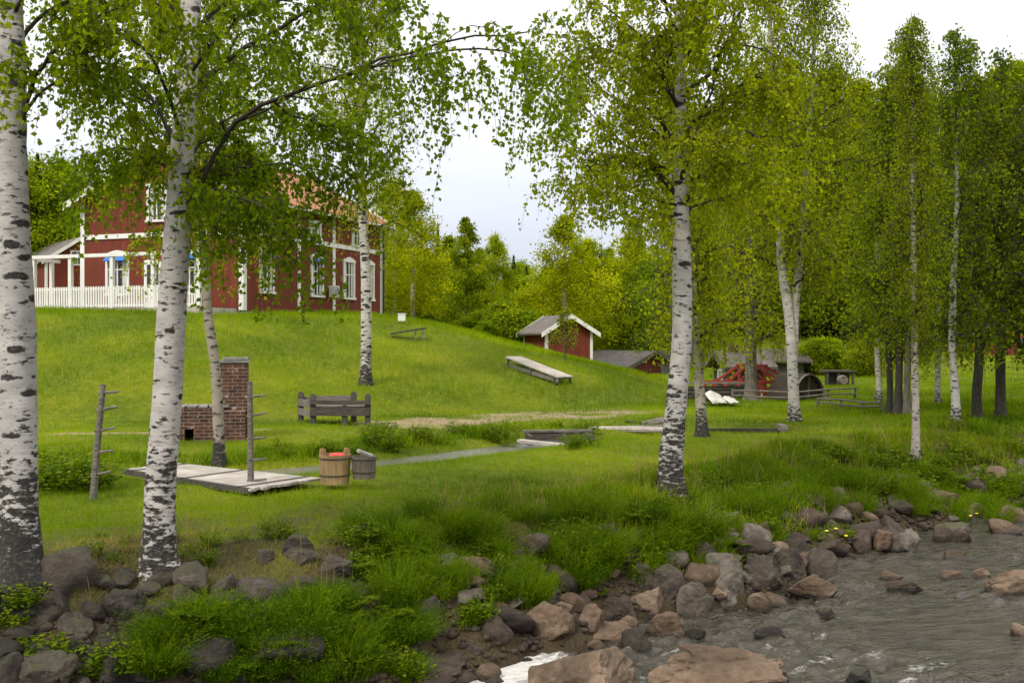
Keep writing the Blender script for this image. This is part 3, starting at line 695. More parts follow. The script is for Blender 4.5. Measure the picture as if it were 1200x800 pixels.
# white tarpaulins by the crib wall
def tarp(px, py, wd, hh, label, seed):
    D = 34.5; X = PX(px, D); zz = tz(X, D)
    r_ = random.Random(seed); n_ = 9; V, Fc = [], []
    for i in range(n_):
        for j in range(n_):
            u, v = i/(n_-1)*2-1, j/(n_-1)*2-1
            ridge = max(0, 1-abs(v)*1.0)*(1-.35*abs(u+.3))*hh
            V.append((u*wd*(1-.15*abs(v)), v*.45, ridge+.02+.05*r_.random()))
    for i in range(n_-1):
        for j in range(n_-1): Fc.append((i*n_+j, (i+1)*n_+j, (i+1)*n_+j+1, i*n_+j+1))
    me = np_mesh('tarpaulin', np.array(V), np.array(Fc)); o = meshobj('tarpaulin', me, M_CURT); o.location = (X, D, zz+.05); o.rotation_euler = (0,0,R(20))
    md = o.modifiers.new('t', 'SOLIDIFY'); md.thickness = .02
    return tag(o, label, 'tarpaulin')
tarp(835, 471, .30, .36, 'larger white tarpaulin peaked over a pile beside the crib wall', 3)
tarp(853, 473, .20, .20, 'smaller white tarpaulin lying right of the larger one by the bridge', 4)

# ------------------------------------------------------------------ parked cars far right
def car(px, D, rot, paint, label):
    X = PX(px, D); c = empty('parked_car', (X, D, tz(X, D)), rot, label, 'car', 'cars parked along the far road')
    prof = [(-2.1,.35),(2.1,.35),(2.15,.7),(1.95,.88),(1.0,.98),(-1.75,1.0),(-2.12,.85)]
    cabn = [(1.0,.98),(.35,1.42),(-1.15,1.45),(-1.75,1.0)]
    MB().prism(prof, 'y', -.82, .82).build('body', paint, c, bevel=.03)
    MB().prism([(p[0]*.98, p[1]+.003) for p in cabn], 'y', -.70, .70).build('windows', M_GLASS, c)
    MB().prism([(.33,1.421),(-1.13,1.451),(-1.10,1.49),(.30,1.46)], 'y', -.66, .66).build('roof', paint, c)
    for sx in (-1.3, 1.3):
        for sy in (-.8, .8):
            w_ = MB().tube([(sx,sy-.1,.32),(sx,sy+.1,.32)], .32, 16).build('wheel', M_DARK, c)
            MB().tube([(sx,sy-.11,.32),(sx,sy+.11,.32)], .18, 12).build('rim', M_ACM, w_)
    for sy in (-.6, .6): MB().box(2.11,2.17,sy-.15,sy+.15,.6,.76).build('headlight', M_WHITE, c)
    return c
m_, n_, l_, b_ = nmat('car_paint_blue'); setp(b_, Base_Color=(.16,.22,.38,1), Metallic=.5, Roughness=.3); P_BLUE = m_
m_, n_, l_, b_ = nmat('car_paint_grey'); setp(b_, Base_Color=(.06,.065,.08,1), Metallic=.5, Roughness=.3); P_GREY = m_
car(1138, 88, R(12), P_BLUE, 'silvery blue car parked left of the small red shed')
car(1187, 86, R(100), P_GREY, 'dark grey car parked right of the small red shed')

# ------------------------------------------------------------------ things on the lawn
def peg_pole(px, pyb, topx, topy, label, pegs, side, seed):
    X, D, Z = hit(px, pyb); X2, Z2 = PX(topx, D), PZ(topy, D)
    h = empty('peg_pole', (X, D, Z), 0, label, 'pole', 'weathered poles with wooden pegs')
    t_ = Vector((X2-X, 0, Z2-Z)); MB().tube([(0,0,-.15), tuple(t_*.5), tuple(t_)], [.047,.042,.036], 8).build('post', M_WOODG, h)
    for f_, up in pegs:
        p = t_*f_; MB().tube([tuple(p-Vector((.05*side,0,.01))), tuple(p+Vector((.22*side, -.03, up)))], [.02,.015], 6).build('peg', M_WOODG, h)
    return h
peg_pole(108, 586, 121, 450, 'leaning grey pole with short pegs at the left edge of the lawn', [(.22,.04),(.42,.01),(.60,.04),(.78,.04),(.93,.01)], 1, 1)
peg_pole(294, 573, 293, 447, 'upright grey pole with upturned pegs beside the wooden platform', [(.08,.02),(.27,.02),(.47,.02),(.68,.04),(.86,.02)], 1, 2)

# brick oven with its chimney
bX, bD, bZ_ = hit(250, 513)
ov_ = empty('brick_oven', (bX, bD, bZ_), R(12), 'old outdoor brick oven with tall chimney and low hearth on the lawn', 'oven')
k_ = bD/F
MB().box(8*k_, 40*k_, -.3, .3, -.1, 88*k_).build('chimney', M_BRICK, ov_, bevel=.01)
MB().box(7*k_-.0, 42*k_, -.33, .33, 88*k_+.002, 88*k_+.04).build('capstone', M_STONE, ov_)
st_ = MB(); rr = random.Random(4)
for q in range(6): st_.boxm(Matrix.Translation((9*k_+.1+q*.08, rr.uniform(-.2,.2), 88*k_+.075)) @ Matrix.Rotation(rr.uniform(0,3),4,'Z') @ Matrix.Rotation(rr.uniform(-.3,.3),4,'X'), .13,.09,.07)
st_.build('loose_bricks', M_STONE, ov_, bevel=.01)
hb = MB(); x0, x1, zt = -42*k_, 8*k_-.003, 36*k_
ox0, ox1 = -30*k_, -20*k_
hb.box(x0, ox0, -.55, .45, -.1, zt).box(ox1, x1, -.55, .45, -.1, zt).box(ox0+.001, ox1-.001, -.55, .45, 13*k_, zt-.001).box(ox0+.001, ox1-.001, .1, .449, -.1, 13*k_-.001)
hb.box(8*k_+.004, 37*k_, -.56, -.304, -.1, 33*k_)
hb.build('hearth', M_BRICK, ov_)
hb = MB()
for q in range(5): hb.boxm(Matrix.Translation((x0+.18+q*.19, -.1, zt+.03)) @ Matrix.Rotation(.1*q-.2,4,'Z'), .17, .7-.05*q, .05)
hb.build('slab_top', M_STONE, ov_, bevel=.008)

# timber frame bed (bench) on the lawn
X1_, D1_, Z1_ = hit(399, 498)
be = empty('timber_bench', (X1_, D1_, Z1_), 0, 'weathered dark timber bench frame with plank sides standing on the lawn', 'bench')
s = D1_/F; h_ = 33*s
corners = {'fl': (-32*s, 0), 'fm': (5*s, -.02), 'fr': (32*s, 0), 'bl': (-57*s, 1.15), 'br': (7*s, 1.25)}
for k_i, (lx, ly) in corners.items():
    hh_ = h_*(1.02 if k_i != 'fm' else .62)
    MB().box(lx-.065, lx+.065, ly-.055, ly+.055, -.15, hh_).tube([(lx,ly-.054,hh_),(lx,ly+.054,hh_)], .064, 10).build('leg', M_WOODD, be)
for z0_, z1_ in ((11*s, 20*s), (24*s, 29*s)):
    MB().box(-35*s, 36*s, -.105, -.06, z0_, z1_).build('front_board', M_WOODD, be)
for z0_ in (13*s, 24*s):
    MB().beam((-59*s,1.12,z0_),(-34*s,-.02,z0_),.045,.17).build('side_board', M_WOODG, be)
for q in range(6):
    MB().beam((-34*s-q*4.3*s, .10+q*.19, 20*s+.01*(q%2)), (31*s-q*4.3*s, .10+q*.19, 21*s+.012*(q%3)), .17, .04).build('plank', M_WOODG, be)
MB().beam((-57*s,1.22,26*s),(7*s,1.27,27*s),.045,.20).build('back_board', M_WOODG, be)

# wooden platform
def deckpt(px, py, z=-1.93):
    D = -z*F/(py-CY); return Vector((PX(px, D), D, z))
A_, B_, C_, D_ = deckpt(143,551), deckpt(292,574), deckpt(376,561), deckpt(206,543)
cen = (A_+B_+C_+D_)/4
pf = empty('wooden_platform', (cen.x, cen.y, -2.0), 0, 'low pale plank platform laid over the stream edge on the lawn', 'platform')
pb = MB(); npl = 13
for q in range(npl):   # boards run along the long side
    t0, t1 = (q+.03)/npl, (q+.97)/npl
    a0, a1 = A_.lerp(D_, t0), A_.lerp(D_, t1); b0, b1 = B_.lerp(C_, t0), B_.lerp(C_, t1)
    ext = random.Random(q).uniform(-.04, .05); dirv = (b0-a0).normalized()
    a0, a1, b0, b1 = a0-dirv*ext, a1-dirv*ext, b0+dirv*ext, b1+dirv*ext
    vs = [p-cen+Vector((0,0,.015)) for p in (a0,b0,b1,a1)]; lo = [v-Vector((0,0,.035)) for v in vs]
    pb.add([tuple(v) for v in lo+vs], [(0,1,2,3)[::-1],(4,5,6,7),(0,1,5,4),(1,2,6,5),(2,3,7,6),(3,0,4,7)])
pb.build('planks', M_WOODL, pf).location = (0,0,.07)
jb = MB()
for t0 in (.08,.5,.92):
    p, q = A_.lerp(B_, t0)-cen, D_.lerp(C_, t0)-cen; jb.beam(p+Vector((0,0,-.01)), q+Vector((0,0,-.01)), .1, .08)
jb.beam(A_-cen+Vector((0,.04,-.01)), B_-cen+Vector((0,.04,-.01)), .06, .08)
jb.build('joist', M_WOODD, pf).location = (0,0,.06)

# buckets on the platform's end
def bucket(px, pyb, wpx, hpx, mat, label, dark, ears=True, extra=None):
    X, D = PX(px, 15.35), 15.35
    Z = PZ(pyb, D); s = D/F; r_ = wpx*s/2; h_ = hpx*s
    o = empty('wooden_bucket', (X, D, Z), R(15), label, 'bucket')
    n_ = 26; outer = [(r_*.90,0),(r_*.95,h_*.5),(r_,h_)]; inner = [(r_*.90,h_),(r_*.86,.12)]
    prof = outer+inner; V = []; Fc = []
    for (pr, pz) in prof:
        for k in range(n_): a = 2*math.pi*k/n_; V.append((pr*math.cos(a), pr*math.sin(a), pz))
    for i in range(len(prof)-1):
        for k in range(n_): Fc.append((i*n_+k, i*n_+(k+1)%n_, (i+1)*n_+(k+1)%n_, (i+1)*n_+k))
    Fc.append(tuple((len(prof)-1)*n_+k for k in range(n_)))
    MB().add(V, Fc).build('staves', mat, o)
    for zf in (.30, .88): 
        rz = r_*(.90+.1*zf)+.006; MB().tube([(rz*math.cos(a), rz*math.sin(a), h_*zf) for a in [2*math.pi*k/24 for k in range(25)]], .010, 5, False).build('hoop', M_WOODD if ears else M_IRON, o)
    if ears:
        for sg in (-1, 1):
            e_ = MB(); e_.prism([(-.045,h_-.02),(.045,h_-.02),(.04,h_+.07),(.02,h_+.085),(-.02,h_+.085),(-.04,h_+.07)], 'y', -.014, .014)
            e_.v = [tuple(Matrix.Rotation(R(20),4,'Z') @ Vector((v[0]+sg*r_*.72, v[1]-.25*r_*sg, v[2]))) for v in e_.v]
            e_.build('ear', mat, o)
    return o, s, r_, h_
o1, s, r1, h1 = bucket(392.5, 566, 37, 34, M_WOODY, 'honey coloured wooden bucket with two ears on the end of the platform', False)
V = []
rp = MB()
rings = 6; pts_ = []
for i in range(rings+1):
    a = math.pi/2*i/rings; pts_.append((r1*.62*math.cos(a)+.001, h1*.86+.08*math.sin(a)))
vv, ff = [], []
for pr, pz in pts_:
    for k in range(18): t = 2*math.pi*k/18; vv.append((pr*math.cos(t), pr*math.sin(t), pz+.012*math.sin(3*t)*pr/r1))
for i in range(rings):
    for k in range(18): ff.append((i*18+k, i*18+(k+1)%18, (i+1)*18+(k+1)%18, (i+1)*18+k))
rpo = rp.add(vv, ff).build('washing_bowl', M_REDPL, None, True); rpo.location = (o1.location.x+.03, o1.location.y, o1.location.z)
tag(rpo, 'bright red plastic bowl upturned inside the honey coloured bucket', 'bowl')
o2, s, r2, h2 = bucket(426.5, 560, 29, 26, M_WOODB, 'dark grey wooden bucket right of the honey coloured one', True, False)
lid = MB().boxm(Matrix.Translation((.02,-.03,h2+.035)) @ Matrix.Rotation(R(25),4,'Y') @ Matrix.Rotation(R(30),4,'Z'), .24, .09, .05).build('wash_brush', M_WOODL, None, bevel=.01)
lid.location = o2.location; tag(lid, 'pale wooden scrubbing brush resting on the rim of the dark grey bucket', 'brush')

# timber sluice, planks and logs by the stream
def plank(name, a, b, w_, h_, mat, label, cat='plank', round_=False):
    a, b = Vector(a), Vector(b); c = (a+b)/2; mbb = MB()
    if round_: mbb.tube([a-c, (b-a)*.0+Vector((0,.02,.01)), b-c], [w_, w_*1.08, w_*.9], 9)
    else: mbb.beam(a-c, b-c, w_, h_)
    o = mbb.build(name, mat); o.location = c; return tag(o, label, cat)
def P3(px, py, D): return Vector((PX(px, D), D, PZ(py, D)))
plank('plank', P3(608,516,22.6), P3(676,523,22.2), .26, .05, M_WOODL, 'pale plank sloping over the stream, nearest of the sluice boards')
plank('plank', P3(618,532,21.3), P3(668,527,21.6), .2, .05, M_WOODL, 'short pale plank lying low in the stream below the sluice')
plank('plank', P3(655,508,24.6), P3(694,505,24.4), .24, .06, M_WOODG, 'grey plank end covering the dark sluice box')
sl_ = empty('sluice_box', (PX(655,23.9), 23.9, PZ(524,23.9)), R(6), 'dark timber sluice box sunk in the grass at the end of the stream', 'sluice')
MB().box(-.62,.62,.30,.36,-.15,.30).build('back_wall', M_WOODD, sl_)
MB().box(-.70,-.62,-.5,.36,-.15,.29).box(.62,.70,-.5,.36,-.15,.29).build('side_wall', M_WOODD, sl_)
MB().box(-.75,.75,.28,.45,.302,.35).build('top_board', M_WOODG, sl_)
plank('log', P3(690,503,26.3), P3(792,504,26.0), .075, 0, M_WOODL, 'long pale log lying left of the tall birch', 'log', True)
plank('plank', P3(712,501,26.8), P3(790,500,26.6), .35, .08, M_WOODG, 'broad grey plank behind the long pale log')
plank('log', P3(752,499,27.2), P3(795,491,27.4), .11, 0, M_WOODG, 'thick grey log propped up behind the birch trunk', 'log', True)
plank('log', P3(733,493,27.6), P3(752,499,27.5), .03, 0, M_WOODD, 'thin dark branch stub leaning on the propped log', 'log', True)
wl_ = empty('timber_edging', (PX(870,25.6), 25.6, PZ(512,25.6)), R(-2), 'low dark timber edging wall in the grass right of the birches', 'retaining wall')
MB().box(-.85,.85,-.05,.05,-.1,.20).build('boards', M_WOODD, wl_)
MB().box(.80,.98,-.35,.25,.16,.30).build('end_block', M_WOODG, wl_, bevel=.01)
MB().box(-.98,-.80,-.25,.2,.10,.24).build('end_block', M_WOODG, wl_, bevel=.01)
# long trestle table lying on the hillside
D2 = 36.0; pa, pb_ = Vector((PX(601,38.5),38.5,0)), Vector((PX(663,36.6),36.6,0))
pa.z = PZ(418, 38.5); pb_.z = PZ(442, 36.6)
hb_ = empty('hillside_table', ((pa.x+pb_.x)/2, (pa.y+pb_.y)/2, tz((pa.x+pb_.x)/2, (pa.y+pb_.y)/2)), 0, 'long weathered plank table tilted down the green hillside', 'table')
O_ = Vector(hb_.location); tt = MB(); dv = (pb_-pa).normalized(); sd_ = Vector((dv.y,-dv.x,0)).normalized()
for q in range(5): tt.beam(pa-O_+sd_*(q-2)*.15, pb_-O_+sd_*(q-2)*.15, .135, .045)
tt.build('tabletop', M_WOODL, hb_)
for f_ in (.06,.5,.94):
    p = pa.lerp(pb_, f_)-O_
    MB().beam(p+sd_*.4-Vector((0,0,.06)), p-sd_*.4-Vector((0,0,.06)), .08, .07).beam(p+sd_*.35-Vector((0,0,.05)), p+sd_*.35-Vector((0,0,.55)), .07, .07, (1,0,0)).beam(p-sd_*.35-Vector((0,0,.05)), p-sd_*.35-Vector((0,0,.55)), .07, .07, (1,0,0)).build('leg', M_WOODD, hb_)
MB().beam(pa-O_+sd_*.33-Vector((0,0,.26)), pb_-O_+sd_*.33-Vector((0,0,.12)), .05, .12).build('side_board', M_WOODG, hb_)
# small sloping bench on the crest
def gz_at(px, D): return tz(PX(px, D), D)
Dc = 40.5
cb_ = empty('crest_bench', (PX(482,Dc), Dc, gz_at(482,Dc)), R(6), 'small sloping timber bench on the crest right of the red house', 'bench')
MB().beam((-.75,0,.20),(.55,0,.42),.32,.06).build('seat', M_WOODD, cb_)
for lx, hz in ((.15,.35),(.42,.39)):
    for ly in (-.12,.12): MB().box(lx-.03,lx+.03,ly-.03,ly+.03,-.2,hz).build('leg', M_WOODG, cb_)
bxo = MB().box(-.14,.14,-.14,.14,0,.26).box(-.16,.16,-.16,.16,.262,.30).build('white_box', M_WHITE, None, bevel=.01); bxo.location = (PX(471,43), 43, gz_at(471,43)+.1)
tag(bxo, 'small white box on the crest beside the sloping bench', 'box')

# ------------------------------------------------------------------ rocks
def rock_mat(name, c0, c1, c2, wet=True):
    m, n, l, b = nmat(name)
    t = tex(n, l, 'Noise', 1.6, 8, coord='World', rough=.65); t2 = tex(n, l, 'Noise', 11, 8, coord='World', rough=.7); t3 = tex(n, l, 'Noise', 4, 3, coord='World')
    t4 = tex(n, l, 'Noise', 1.2, 7, coord='World', rough=.75, mscale=(3,3,9))
    c = ramp_(n, l, t.outputs[0], [(.32, c0), (.66, c2), (.5, c1)]).outputs[0]
    c = mixc(n, l, .8, c, ramp_(n, l, t2.outputs[0], [(.28, .5), (.72, 1.4)]).outputs[0], 'MULTIPLY')
    c = mixc(n, l, ramp_(n, l, t4.outputs[0], [(.60, 0.), (.70, .55)]).outputs[0], c, (.03,.026,.02))
    c = mixc(n, l, ramp_(n, l, t3.outputs[0], [(.62, 0.), (.68, .45)]).outputs[0], c, tuple(min(1, x*1.35+.06) for x in c1))
    g = n.new('ShaderNodeNewGeometry'); sp = n.new('ShaderNodeSeparateXYZ'); l.new(g.outputs['Position'], sp.inputs[0])
    if name in ('grey_rock', 'dark_rock', 'pale_grey_rock'):
        sn = n.new('ShaderNodeSeparateXYZ'); l.new(g.outputs['Normal'], sn.inputs[0]); ms_ = mth(n, l, 'ADD', mth(n, l, 'MULTIPLY', sn.outputs[2], .25), t.outputs[0])
        c = mixc(n, l, ramp_(n, l, ms_, [(.74, 0.), (.82, .75)]).outputs[0], c, (.045,.055,.012))
    wl_ = mth(n, l, 'ADD', sp.outputs[2], mth(n, l, 'MULTIPLY', t3.outputs[0], .12))
    wr = ramp_(n, l, mth(n, l, 'ADD', wl_, 3.5), [(.475, 1.), (.53, 0.)]).outputs[0]   # wet below about 8 cm over the water
    c = mixc(n, l, mth(n, l, 'MULTIPLY', wr, .8), c, (.02,.016,.012))
    l.new(c, b.inputs['Base Color']); l.new(ramp_(n, l, wr, [(0, .8), (1, .25)]).outputs[0], b.inputs['Roughness'])
    bump(n, l, b, mth(n, l, 'ADD', t2.outputs[0], mth(n, l, 'MULTIPLY', t4.outputs[0], .8)), .06, 1)
    return m
RK = {'g': rock_mat('grey_rock', (.032,.024,.017), (.075,.058,.043), (.145,.119,.092)),
      'd': rock_mat('dark_rock', (.016,.012,.009), (.040,.031,.024), (.085,.069,.054)),
      'l': rock_mat('pale_grey_rock', (.075,.060,.045), (.155,.128,.10), (.28,.24,.198)),
      'p': rock_mat('pinkish_brown_rock', (.075,.046,.028), (.165,.108,.068), (.29,.208,.145)),
      'b': rock_mat('brown_wet_rock', (.028,.018,.012), (.068,.046,.032), (.125,.09,.065))}
import bmesh
def rock_mesh(seed, dims, mat, sub=4, name='boulder', cuts=15, box=None):
    """unit-ish rock: sphere cut by planes, rounded and roughened; origin at its centre"""
    rg = np.random.default_rng(seed)
    bm = bmesh.new(); bmesh.ops.create_icosphere(bm, subdivisions=sub, radius=1)
    P = np.array([v.co for v in bm.verts])
    bx = rg.uniform(.62, .85) if box is None else box
    P = np.sign(P)*np.abs(P)**bx; P = P/np.abs(P).max()
    ax, ay, az_ = rg.uniform(-.5, .5, 3); Mr = np.array(Matrix.Rotation(ax, 3, 'X') @ Matrix.Rotation(ay*.8, 3, 'Y') @ Matrix.Rotation(az_*2, 3, 'Z')); P = P@Mr.T
    N = rg.normal(size=(cuts, 3)); N /= np.linalg.norm(N, axis=1)[:, None]; off = rg.uniform(.50, .92, cuts)
    for nn, o in zip(N, off):
        d = P@nn; ex = np.clip(d-o, 0, None); P = P-nn*(ex*.95)[:, None]
    nrm = P/np.linalg.norm(P, axis=1)[:, None]
    P = P+nrm*(noise3(P, 1.3, seed % 50)*.24+noise3(P, 3.6, seed % 50+3)*.20+noise3(P, 9, seed % 50+7)*.10-.085*np.exp(-(noise3(P*np.array([1,1,1.8]), 1.25, seed % 37+21)/.022)**2))[:, None]
    P = (P-(P.max(0)+P.min(0))/2)/((P.max(0)-P.min(0))/2)
    P = P*np.array(dims)[None]
    for v, p in zip(bm.verts, P): v.co = p
    me = bpy.data.meshes.new(name); bm.to_mesh(me); bm.free()
    me.polygons.foreach_set('use_smooth', np.ones(len(me.polygons), bool)); me.update()
    me.materials.append(RK[mat]); return me
# hand-placed boulders: x0, x1, top, base (photo pixels), colour, rotation, depth ratio, label
HAND = [
 (619,764,748,812,'p','huge flat pinkish boulder at the bottom edge beside the white water',1.0,'boulder'),
 (755,918,750,806,'p','long flat reddish brown boulder right of the huge pinkish one',.75,'boulder'),
 (395,574,746,812,'b','broad dark wet bedrock slab left of the white water',1.0,'bedrock_slab'),
 (675,742,728,756,'p','smooth pink rounded boulder just behind the huge flat one',1.1,'boulder'),
 (612,673,707,748,'p','big rounded brown boulder above the white water',1.0,'boulder'),
 (673,709,706,738,'p','narrow brown boulder leaning right of the big rounded one',1.0,'boulder'),
 (697,746,699,728,'b','dark brown wedge shaped boulder in the middle of the bank',1.0,'boulder'),
 (737,785,685,722,'p','tilted oval reddish boulder with flat top above the wedge shaped one',.9,'boulder'),
 (792,833,676,726,'l','tall pale grey pointed boulder at the edge of the calm water',.95,'boulder'),
 (749,802,715,750,'p','lumpy pinkish boulder with hollow below the tilted oval one',.9,'boulder'),
 (722,748,721,740,'p','small tan stone between the wedge shaped and the lumpy boulders',.9,'stone'),
 (797,827,732,750,'d','small dark purple stone at the water right of the lumpy boulder',.9,'stone'),
 (728,766,734,765,'d','dark wet boulder wedged behind the two huge flat ones',.9,'boulder'),
 (828,871,648,694,'l','squarish light grey boulder with a pale top edge under the grass',.95,'boulder'),
 (762,806,658,702,'g','wide grey boulder half covered by plants left of the pale pointed one',1.0,'boulder'),
 (735,770,655,690,'g','flat grey boulder buried in plants left of the wide grey one',1.0,'boulder'),
 (870,916,648,684,'g','long grey sloping boulder right of the squarish light grey one',1.0,'boulder'),
 (868,906,611,645,'l','rounded grey boulder tucked in the grass above the squarish one',1.0,'boulder'),
 (876,906,693,718,'p','small blunt brown boulder at the water right of the pale pointed one',1.0,'boulder'),
 (905,950,622,648,'g','flat topped grey boulder highest in the pile right of centre',1.0,'boulder'),
 (902,944,641,678,'g','cracked dark grey boulder left of its square neighbour',1.0,'boulder'),
 (941,980,641,678,'g','square faced dark grey boulder at the inlet of calm water',1.0,'boulder'),
 (922,981,669,703,'p','low pinkish dome shaped boulder standing alone in the shallows',.9,'boulder'),
 (993,1024,620,650,'b','dark brown blocky boulder at the river bend',1.0,'boulder'),
 (1022,1046,618,648,'p','brown upright boulder right of the blocky one at the bend',1.0,'boulder'),
 (1043,1078,619,650,'l','light brown rounded boulder above the gravel bar',1.0,'boulder'),
 (1092,1116,614,636,'b','round dark brown boulder left of its low neighbour by the far inlet',1.0,'boulder'),
 (1112,1140,618,637,'b','low dark brown boulder at the head of the far inlet',1.0,'boulder'),
 (1130,1155,587,606,'p','pale brown boulder below the bush at the far bank',1.0,'boulder'),
 (1153,1172,584,602,'p','small tan boulder between two bigger ones at the far bank',1.0,'boulder'),
 (1168,1200,592,614,'p','large square brown boulder at the right edge of the far bank',1.0,'boulder'),
 (1160,1198,608,626,'p','long low brown boulder at the far water edge on the right',1.0,'boulder'),
 (1106,1134,644,659,'b','flat oval dark stone at the tip of the gravel bar',.8,'stone'),
 (1029,1058,668,682,'p','low tan stone in the middle of the shallows',.8,'stone'),
 (1038,1084,679,694,'b','long flat dark stone awash in front of the low tan one',.6,'stone'),
 (1099,1129,667,680,'p','yellowish flat stone awash in midstream',.7,'stone'),
 (1140,1161,665,679,'p','small peaked brown stone in midstream left of the big smooth one',.8,'stone'),
 (1157,1215,667,697,'p','big smooth tan boulder in the river at the right edge',.7,'boulder'),
 (956,979,711,724,'d','small black stone breaking the water of the river',.8,'stone'),
 (883,919,733,745,'d','flat black stone awash right of the two huge flat boulders',.6,'stone'),
 (1185,1206,730,748,'p','small pinkish stone in the river at the right edge',.8,'stone'),
 (893,922,775,806,'b','brown stone rising at the bottom edge right of the reddish boulder',.9,'stone'),
 (992,1022,784,800,'d','small dark stone in the foaming riffle at the bottom edge',.7,'stone'),
 (40,90,690,736,'g','angular dark grey boulder right below the old leaning birch',1.0,'boulder'),
 (66,108,718,752,'g','triangular grey boulder under the angular one',1.0,'boulder'),
 (115,172,688,732,'d','big rough black boulder between the two front birches',.9,'boulder'),
 (90,124,705,728,'d','small dark stone left of the big rough black boulder',.9,'stone'),
 (55,118,742,776,'d','flat dark boulder with undercut front in the lower left corner',.9,'boulder'),
 (108,160,735,775,'d','dark cracked boulder above the ferny plants in the lower left corner',.9,'boulder'),
 (22,90,762,815,'g','large sloping grey boulder at the bottom left edge',.9,'boulder'),
 (105,155,764,812,'d','dark knobbly boulder at the bottom edge left of the green plants',.9,'boulder'),
 (-10,22,768,812,'d','dark boulder cut by the lower left corner of the picture',.9,'boulder'),
 (237,281,696,734,'d','pitted dark boulder right of the second birch foot',1.0,'boulder'),
 (244,288,672,706,'g','smooth sloping grey boulder above the pitted one',1.0,'boulder'),
 (198,238,683,718,'g','grey boulder at the foot of the second birch',1.0,'boulder'),
 (328,373,626,654,'d','dark boulder sticking out of the turf edge',1.0,'boulder'),
 (331,376,640,662,'g','flat slanting grey stone below the turf edge',.9,'stone'),
 (371,412,651,672,'g','flat grey stone right of the slanting one below the turf edge',.9,'stone'),
 (333,376,674,705,'g','smooth rounded grey boulder standing clear of the green plants',1.0,'boulder'),
 (335,358,698,722,'g','small grey stone under the smooth rounded boulder',1.0,'stone'),
 (362,400,692,718,'l','pale stone in the grass right of the smooth rounded boulder',1.0,'stone'),
 (298,322,642,664,'g','small round grey stone at the upper end of the left pile',1.0,'stone'),
 (480,516,698,744,'g','grey slab shaped boulder leaning right of the lush green clump',.8,'boulder'),
 (562,602,720,752,'b','dark brown boulder beside the hollow under the bank',1.0,'boulder'),
 (540,566,752,768,'g','small pale stone on the wet bedrock slab',.8,'stone'),
 (686,716,594,618,'d','dark rock showing in a gap of the grass left of the tall birch',1.0,'rock'),
 (412,434,612,632,'g','small grey rock in the grass of the bank in the middle',1.0,'rock'),
 (896,925,588,600,'g','flat grey rock in the grass right of the tall birch',1.0,'rock'),
 (914,934,598,612,'g','small dark rock in the grass behind the boulder pile',1.0,'rock'),
]
rocks_xy = []
for i, (x0, x1, yt, yb, cm, lab, dr, nm) in enumerate(HAND):
    px = (x0+x1)/2
    X, D, Z = hit(px, yb-2, 5)
    rx = (x1-x0)/2/F*D*1.04; H = (yb-yt)/F*D
    H = H*1.0; rz = max(H*.72, .05); ry = max(rx*dr*.8, rz*.8)
    yc = D+ry*.55
    # the far side of the rock must rise to the top line seen in the photograph
    ztop = PZ(yt, yc); 
    zc = ztop-rz
    if i == 2: yc, ry, rz, zc = 10.5, .85, .22, -3.13
    if i == 0: yc, ry, rz, zc = 9.75, .62, .34, -3.05
    if i == 1: yc, ry, rz, zc = 9.95, .50, .30, -3.04
    me = rock_mesh(130+i, (rx, ry, rz), cm, 6 if (x1-x0) > 120 else 5 if (x1-x0) > 40 else 4, nm, 15)
    o = meshobj(nm, me); o.location = (px_ := PX(px, yc), yc, zc); o.rotation_euler = (0, 0, 0)
    tag(o, lab, nm.replace('_', ' ')); rocks_xy.append((px_, yc, max(rx, ry)))
# scattered boulders of the same banks, four sizes of shared shapes
VAR = {c: [rock_mesh(500+k*7+ord(c), (1, .85+.25*(k % 2), .62+.1*(k % 3)), c, 3) for k in range(5)] for c in 'gdlpb'}
rg = np.random.default_rng(12)
names = {'g': 'grey', 'd': 'dark', 'l': 'pale grey', 'p': 'pinkish brown', 'b': 'brown'}
cnt = 0; tries = 0
zones = [(170, lambda: (rg.uniform(-5.2, -1.6), rg.uniform(7.0, 10.3)), 'dgd', (.12,.34), 'in the heap at the foot of the two front birches', (-.2, 1.9)),
         (140, lambda: (rg.uniform(-1.2, 4.2), rg.uniform(9.5, 16)), 'pbblp', (.09,.32), 'among the bigger boulders of the middle bank', (-.55, 1.15)),
         (170, lambda: (rg.uniform(4, 12), rg.uniform(14.5, 24)), 'pbbl', (.10,.34), 'along the water edge on the right', (-.9, 1.3))]
for nz_, pos, cs, (s0, s1), where, (d0, d1) in zones:
    k = 0; tries = 0
    while k < nz_ and tries < 6000:
        tries += 1
        x, y = pos(); sd_1 = float(shore_d(np.array([x]), np.array([y]))[0])
        if not (d0 < sd_1 < d1) or abs(x/y) > .52: continue
        if nz_ == 170 and cs == 'dgd' and -3.4 < x < -.8 and rg.random() < .75: continue
        r_ = s0+(s1-s0)*rg.random()**2.2
        if any((x-a)**2+(y-b_)**2 < (r_*.6+c_*.75)**2 for a, b_, c_ in rocks_xy): continue
        c_ = cs[rg.integers(len(cs))]; me = VAR[c_][rg.integers(5)]
        size = 'small' if r_ < .12 else 'medium sized' if r_ < .19 else 'larger'
        o = meshobj('stone' if r_ < .12 else 'boulder', me); o.scale = (r_, r_, r_*rg.uniform(.8, 1.1)); zz = tz(x, y)
        o.location = (x, y, zz+r_*.22); o.rotation_euler = (rg.uniform(-.25, .25), rg.uniform(-.25, .25), rg.uniform(0, 6.28))
        tag(o, f"{size} {names[c_]} {'stone' if r_ < .12 else 'boulder'} {where}", 'stone' if r_ < .12 else 'boulder', f"{size} {names[c_]} rocks {where}")
        rocks_xy.append((x, y, r_)); k += 1

